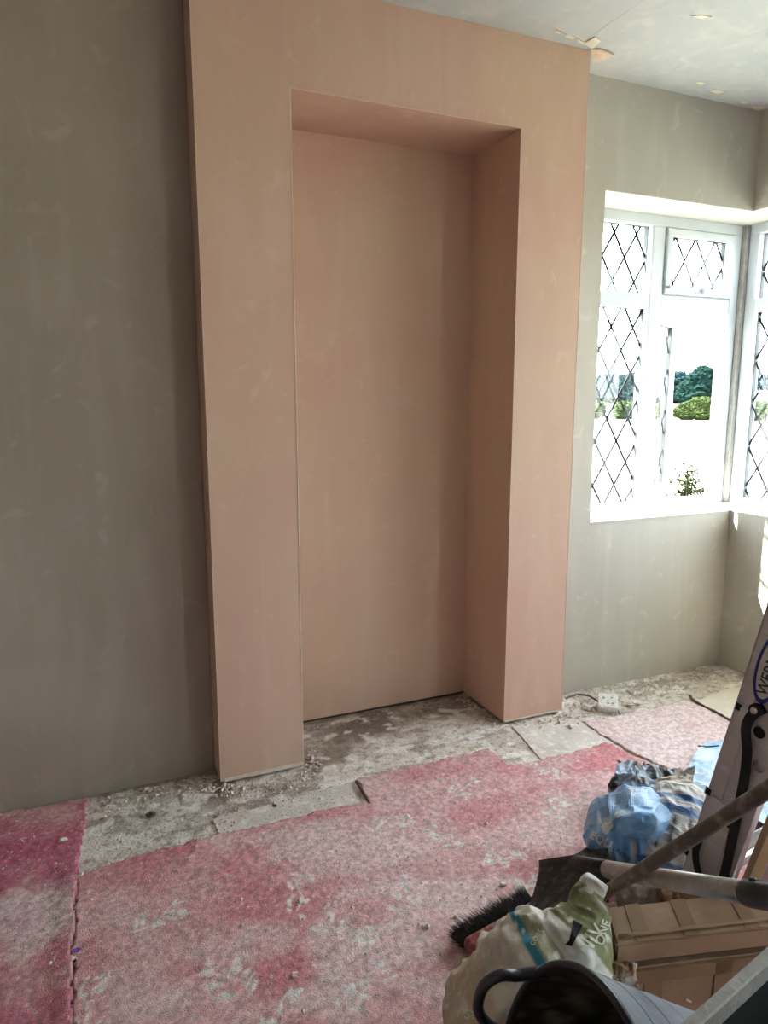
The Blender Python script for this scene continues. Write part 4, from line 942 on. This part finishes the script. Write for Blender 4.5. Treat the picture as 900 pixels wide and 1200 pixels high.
# ---- timber batten and tubes beside the ladder
ba = at(872, 1050, 1.62); bb = at(906, 968, 1.50); bd = (bb-ba).normalized(); s, u = frame_of(bd); bs = ba-bd*((ba.z-0.02)/bd.z)
o = obj('timber_batten', oboxm((bs+bb+bd*0.3)/2, bd*((bb+bd*0.3-bs).length/2), s*0.014, u*0.010, 0.002), 'timber'); tag(o, 'raw timber batten standing in the heap right of the black strap', 'batten')

# ---- blue sacks by the ladder
BLUE = (0.10, 0.27, 0.52); DBLUE = (0.05, 0.12, 0.25); LBLUE = (0.42, 0.56, 0.72)
def bluecol(p, u, k):
    n = nz1(p, 22, 3)*0.6+nz1(p, 60, 4)*0.4
    c = mixc(BLUE, LBLUE, 0.25+n*0.9)
    if nz1(p, 26, 12) > 0.40: c = (0.62, 0.63, 0.64)
    if u < 0.10 and 0.3 < k < 0.62: c = (0.05, 0.045, 0.05)
    return c
bsk = thing('blue_sack', 'dusty blue plastic plaster bag with dark lettering in front of the heap of sacks', 'sack', tuple(on_z(735, 1000, 0)), 'sacks by the ladder')
sp = [at(692, 978, 2.05), at(703, 974, 2.04), at(735, 970, 2.02), at(762, 972, 2.0), at(776, 985, 1.98)]
me = loft('bluebag', sp, [0.06, 0.085, 0.090, 0.085, 0.06], [0.02, 0.040, 0.078, 0.072, 0.045], [0.06, 0.09, 0.11, 0.10, 0.08], 70, 64, 0.022, 11, 5, 0.42, bluecol, 0.013)
bbg = child('bag', me, 'plastic', bsk)
bvb = BVHTree.FromPolygons([v.co.copy() for v in me.vertices], [tuple(p.vertices) for p in me.polygons])
sprint('EQU', 0.030, 704, 984, -28, 'print_white', bbg, bvb, 2.02); sprint('UNIBO', 0.018, 728, 1000, -38, 'print_dark', bbg, bvb, 2.02); sprint('UNI  BO', 0.02, 718, 958, 24, 'print_pale', bbg, bvb, 2.02)
def crcol(p, u, k):
    n = nz1(p, 20, 7)+nz1(p, 48, 9)*0.6
    c = mixc((0.22, 0.30, 0.42), (0.40, 0.48, 0.60), 0.5+n)
    if n > 0.22 or (u > 0.45 and k < 0.3 and n > -0.15): c = (0.013, 0.014, 0.017)
    return c
cs = thing('rubble_sack', 'crumpled grey-blue plastic sack with black lining behind the blue bag', 'sack', tuple(on_z(755, 935, 0)), 'sacks by the ladder')
me = loft('crsack', [at(722, 930, 2.32), at(738, 925, 2.30), at(762, 925, 2.29), at(795, 925, 2.30)], [0.05, 0.085, 0.09, 0.06], [0.03, 0.055, 0.05, 0.03], [0.06, 0.08, 0.08, 0.06], 60, 56, 0.026, 17, 11, 0.8, crcol, 0.013)
child('bag', me, 'plastic', cs)
me = sheet('lining', [at(723, 898, 2.42), at(795, 902, 2.42), at(797, 922, 2.36), at(740, 925, 2.34)], 40, 26, 0.028, 24, 13, 0.003, lambda p, u, v: (0.014, 0.015, 0.018) if nz1(p, 26, 3) > -0.28 else (0.30, 0.36, 0.45), 0.014, True, 0.02)
child('lining', me, 'plastic', cs)
us = thing('plastic_sheet', 'blue plastic flap lying on the carpet left of the blue bag', 'plastic sheet', tuple(on_z(705, 980, 0)))
me = sheet('flap', [on_z(689, 972, 0.016), on_z(722, 925, 0.05), on_z(748, 948, 0.06), on_z(712, 1000, 0.02)], 30, 30, 0.007, 16, 21, 0.003, lambda p, u, v: mixc((0.16, 0.30, 0.50), (0.38, 0.5, 0.64), 0.5+nz1(p, 30, 2)), 0.014)
child('flap', me, 'plastic', us)
def wcol(p, u, k):
    n = nz1(p, 30, 5)*0.5; c = mixc((0.50, 0.48, 0.46), (0.62, 0.61, 0.60), 0.5+n)
    if 0.42 < u < 0.49 or 0.53 < u < 0.62 or u > 0.92: c = mixc((0.05, 0.14, 0.33), c, 0.15+n)
    if 0.63 < u < 0.88 and 0.12 < k < 0.36 and int(k*150) % 2: c = (0.05, 0.05, 0.06)
    if u < 0.16: c = mixc((0.34, 0.24, 0.17), (0.5, 0.42, 0.34), 0.5+nz1(p, 40, 8))
    return c
ws = thing('cement_sack', 'white paper sack with blue bands and torn top leaning on the ladder', 'sack', tuple(on_z(790, 1000, 0)), 'sacks by the ladder')
me = loft('wsack', [at(793, 915, 2.12), at(795, 932, 2.08), at(795, 955, 2.02), at(790, 985, 1.96), at(780, 1030, 1.88)], [0.035, 0.062, 0.074, 0.078, 0.08], [0.02, 0.04, 0.05, 0.05, 0.03], [0.05, 0.06, 0.07, 0.08, 0.08], 60, 56, 0.014, 18, 15, 0.75, wcol, 0.013)
child('bag', me, 'sackprint', ws)
me = sheet('mouth', [at(782, 922, 2.08), at(790, 905, 2.14), at(815, 900, 2.14), at(812, 925, 2.08)], 26, 26, 0.02, 26, 17, 0.003, lambda p, u, v: mixc((0.55, 0.53, 0.5), (0.3, 0.22, 0.16), 0.3+nz1(p, 35, 1)), 0.014, True, 0.015)
child('torn_mouth', me, 'sackprint', ws)
ls = thing('dust_sheet', 'pale blue crinkled plastic sheet spread on the floor under the ladder', 'plastic sheet', tuple(on_z(850, 930, 0)))
me = sheet('dsheet', [on_z(786, 930, 0.05), on_z(826, 872, 0.02), on_z(960, 868, 0.05), on_z(1010, 1010, 0.05)], 60, 60, 0.018, 11, 23, 0.003, lambda p, u, v: mixc((0.36, 0.55, 0.78), (0.62, 0.72, 0.82), 0.5+nz1(p, 20, 2)*1.2), 0.014)
child('film', me, 'plastic', ls)
child('fold_line', tubem([on_z(818, 874, 0.04), on_z(828, 875, 0.042), on_z(842, 874, 0.04)], 0.0025, 6), 'black', ls)
# crumpled grey paper among the tools
for (u, v, d, r, lab, m) in ((755, 1040, 1.66, 0.055, 'crumpled grey-brown paper under the crossing tool handles', 'greypaper'), (800, 1042, 1.62, 0.045, 'crumpled pale paper scrap behind the flat cardboard box', 'paper')):
    p = at(u, v, d); me = loft('scrap', [p+RT*-r*1.2-Z*0.01, p, p+RT*r*1.2-Z*0.01], [r*0.5, r*0.7, r*0.4], [r*0.35, r*0.5, r*0.3], [0.1, 0.12, 0.1], 24, 28, 0.014, 24, u % 13, 0.8, None, 0.013, True)
    o = obj('paper_scrap', me, m); tag(o, lab, 'paper')

# =================================================================== OUTSIDE
gz = -0.42
grs = struct(obj('ground', mesh('ground', [(-400, 0.55, gz), (500, 0.55, gz), (500, 500, gz), (-400, 500, gz), (2.95, -400, gz), (500, -400, gz), (500, 0.55, gz), (2.95, 0.55, gz), (-400, -400, gz), (2.95, -400, gz), (2.95, -4.75, gz), (-400, -4.75, gz)], [(0, 1, 2, 3), (4, 5, 6, 7), (8, 9, 10, 11)]), 'grass'))
def blobmesh(lobes, sub=3, amp=0.16, fr=1.1, sd=0):
    bm = bmesh.new()
    for (c, r) in lobes:
        n0 = len(bm.verts); g_ = bmesh.ops.create_icosphere(bm, subdivisions=sub, radius=1.0)
        for v in g_['verts']:
            k = 1+amp*noise.noise(v.co*2.2*fr+Vector(c)*0.7)+amp*1.0*noise.noise(v.co*6*fr+Vector(c))+amp*1.3*noise.noise(v.co*17*fr+Vector(c))
            v.co = Vector(c)+Vector((v.co.x*r[0], v.co.y*r[1], v.co.z*r[2]))*k
    return bm
def tree(u, vt, dist, wpx, m, lab, nm='tree', cat='tree', seed=0, trunk=True, grp=None, squash=1.0):
    rn = random.Random(seed); d = ray(u, 463); d.z = 0; d.normalize(); base = Vector((CAM.x, CAM.y, 0))+d*dist
    top = CAM.z+(463-vt)/845*dist; hgt = top-gz; wd = wpx/845*dist/2; side = Vector((d.y, -d.x, 0))
    t = thing(nm, lab, cat, (base.x, base.y, gz), grp); L_ = []
    cz_ = gz+hgt*0.56
    for k in range(11):
        a = rn.uniform(-0.62, 0.62); zz = rn.uniform(-0.22, 0.25)*hgt*(1-abs(a)*0.5); rr = wd*rn.uniform(0.36, 0.55)
        L_.append((base+side*a*wd+d*rn.uniform(-0.4, 0.4)*wd+Z*(cz_-0+zz), (rr, rr, min(rr*0.9, hgt*0.30)*squash)))
    L_.append((base+Z*(gz+hgt*0.55), (wd*0.72, wd*0.72, hgt*0.44)))
    if not trunk or True: L_.append((base+Z*(gz+hgt*0.3), (wd*0.85, wd*0.8, hgt*0.32)))
    child('foliage', blobmesh(L_, 4, 0.2, 1.2, seed), m, t)
    child('trunk', tubem([base+Z*gz, base+Z*(gz+hgt*0.5)], [wd*0.07, wd*0.04], 8), 'bark', t)
    return t
GT = 'trees beyond the field'
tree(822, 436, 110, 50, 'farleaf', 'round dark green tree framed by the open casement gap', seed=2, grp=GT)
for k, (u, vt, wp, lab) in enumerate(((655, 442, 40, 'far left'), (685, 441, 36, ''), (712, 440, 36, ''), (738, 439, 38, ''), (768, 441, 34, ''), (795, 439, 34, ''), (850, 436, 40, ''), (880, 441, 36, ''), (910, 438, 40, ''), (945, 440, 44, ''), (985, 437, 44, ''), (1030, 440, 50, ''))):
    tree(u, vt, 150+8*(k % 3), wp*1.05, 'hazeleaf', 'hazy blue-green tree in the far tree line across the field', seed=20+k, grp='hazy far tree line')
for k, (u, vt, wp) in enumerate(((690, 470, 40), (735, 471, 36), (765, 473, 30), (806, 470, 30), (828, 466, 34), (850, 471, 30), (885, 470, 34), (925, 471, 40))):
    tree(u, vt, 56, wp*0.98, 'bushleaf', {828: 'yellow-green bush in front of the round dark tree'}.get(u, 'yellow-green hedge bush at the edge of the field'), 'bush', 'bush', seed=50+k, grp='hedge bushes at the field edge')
# house beyond the hedge, seen through the right-hand window
d = ray(905, 463); d.z = 0; d.normalize(); hb_ = Vector((CAM.x, CAM.y, 0))+d*80; hs = Vector((d.y, -d.x, 0))
hs_t = thing('barn', 'pale roofed low building far off behind the hedge', 'building', (hb_.x, hb_.y, gz))
child('wall', oboxm(hb_+Z*(gz+0.6), hs*3.5, d*2.5, Z*0.6), 'farwall', hs_t)
child('roof', panel([hb_-hs*3.8-d*2.8+Z*(gz+1.2), hb_+hs*3.8-d*2.8+Z*(gz+1.2), hb_+hs*3.6+Z*(gz+2.2), hb_-hs*3.6+Z*(gz+2.2)], 0.15), 'farroof', hs_t)
child('roof', panel([hb_-hs*3.6+Z*(gz+2.2), hb_+hs*3.6+Z*(gz+2.2), hb_+hs*3.8+d*2.8+Z*(gz+1.2), hb_-hs*3.8+d*2.8+Z*(gz+1.2)], 0.15), 'farroof', hs_t)
# garden shrub just outside
rn = random.Random(9); sb = at(806, 575, 6.6); shb = thing('garden_shrub', 'leafy bright green shrub just outside the open casement', 'shrub', (sb.x, sb.y, gz))
tips = []
bm = bmesh.new()
for k in range(16):
    a = rn.uniform(0, 6.28); h = rn.uniform(0.6, 1.0)*(0.74-gz); r = rn.uniform(0.03, 0.26)
    b_ = Vector((sb.x, sb.y, gz)); t_ = Vector((sb.x+r*math.cos(a), sb.y+r*math.sin(a), gz+h)); tube(bm, [b_, b_.lerp(t_, 0.5)+Vector((rn.uniform(-.03, .03), rn.uniform(-.03, .03), 0)), t_], [0.008, 0.005, 0.002], 5); tips.append((b_, t_))
child('stems', bm, 'bark', shb)
bm = bmesh.new()
for _ in range(6000):
    b_, t_ = rn.choice(tips); p = b_.lerp(t_, rn.uniform(0.25, 1.02))+Vector((rn.gauss(0, .035), rn.gauss(0, .035), rn.gauss(0, .02)))
    dv = Vector((rn.gauss(0, 1), rn.gauss(0, 1), rn.gauss(0.3, 0.6))).normalized()*rn.uniform(0.022, 0.04); s, u = frame_of(dv); wv = s*dv.length*0.45
    v = [bm.verts.new(p), bm.verts.new(p+dv*0.5+wv-u*0.004), bm.verts.new(p+dv), bm.verts.new(p+dv*0.5-wv-u*0.004)]; bm.faces.new(v)
o = child('leaves', bm, 'shrubleaf', shb); o['kind'] = 'stuff'
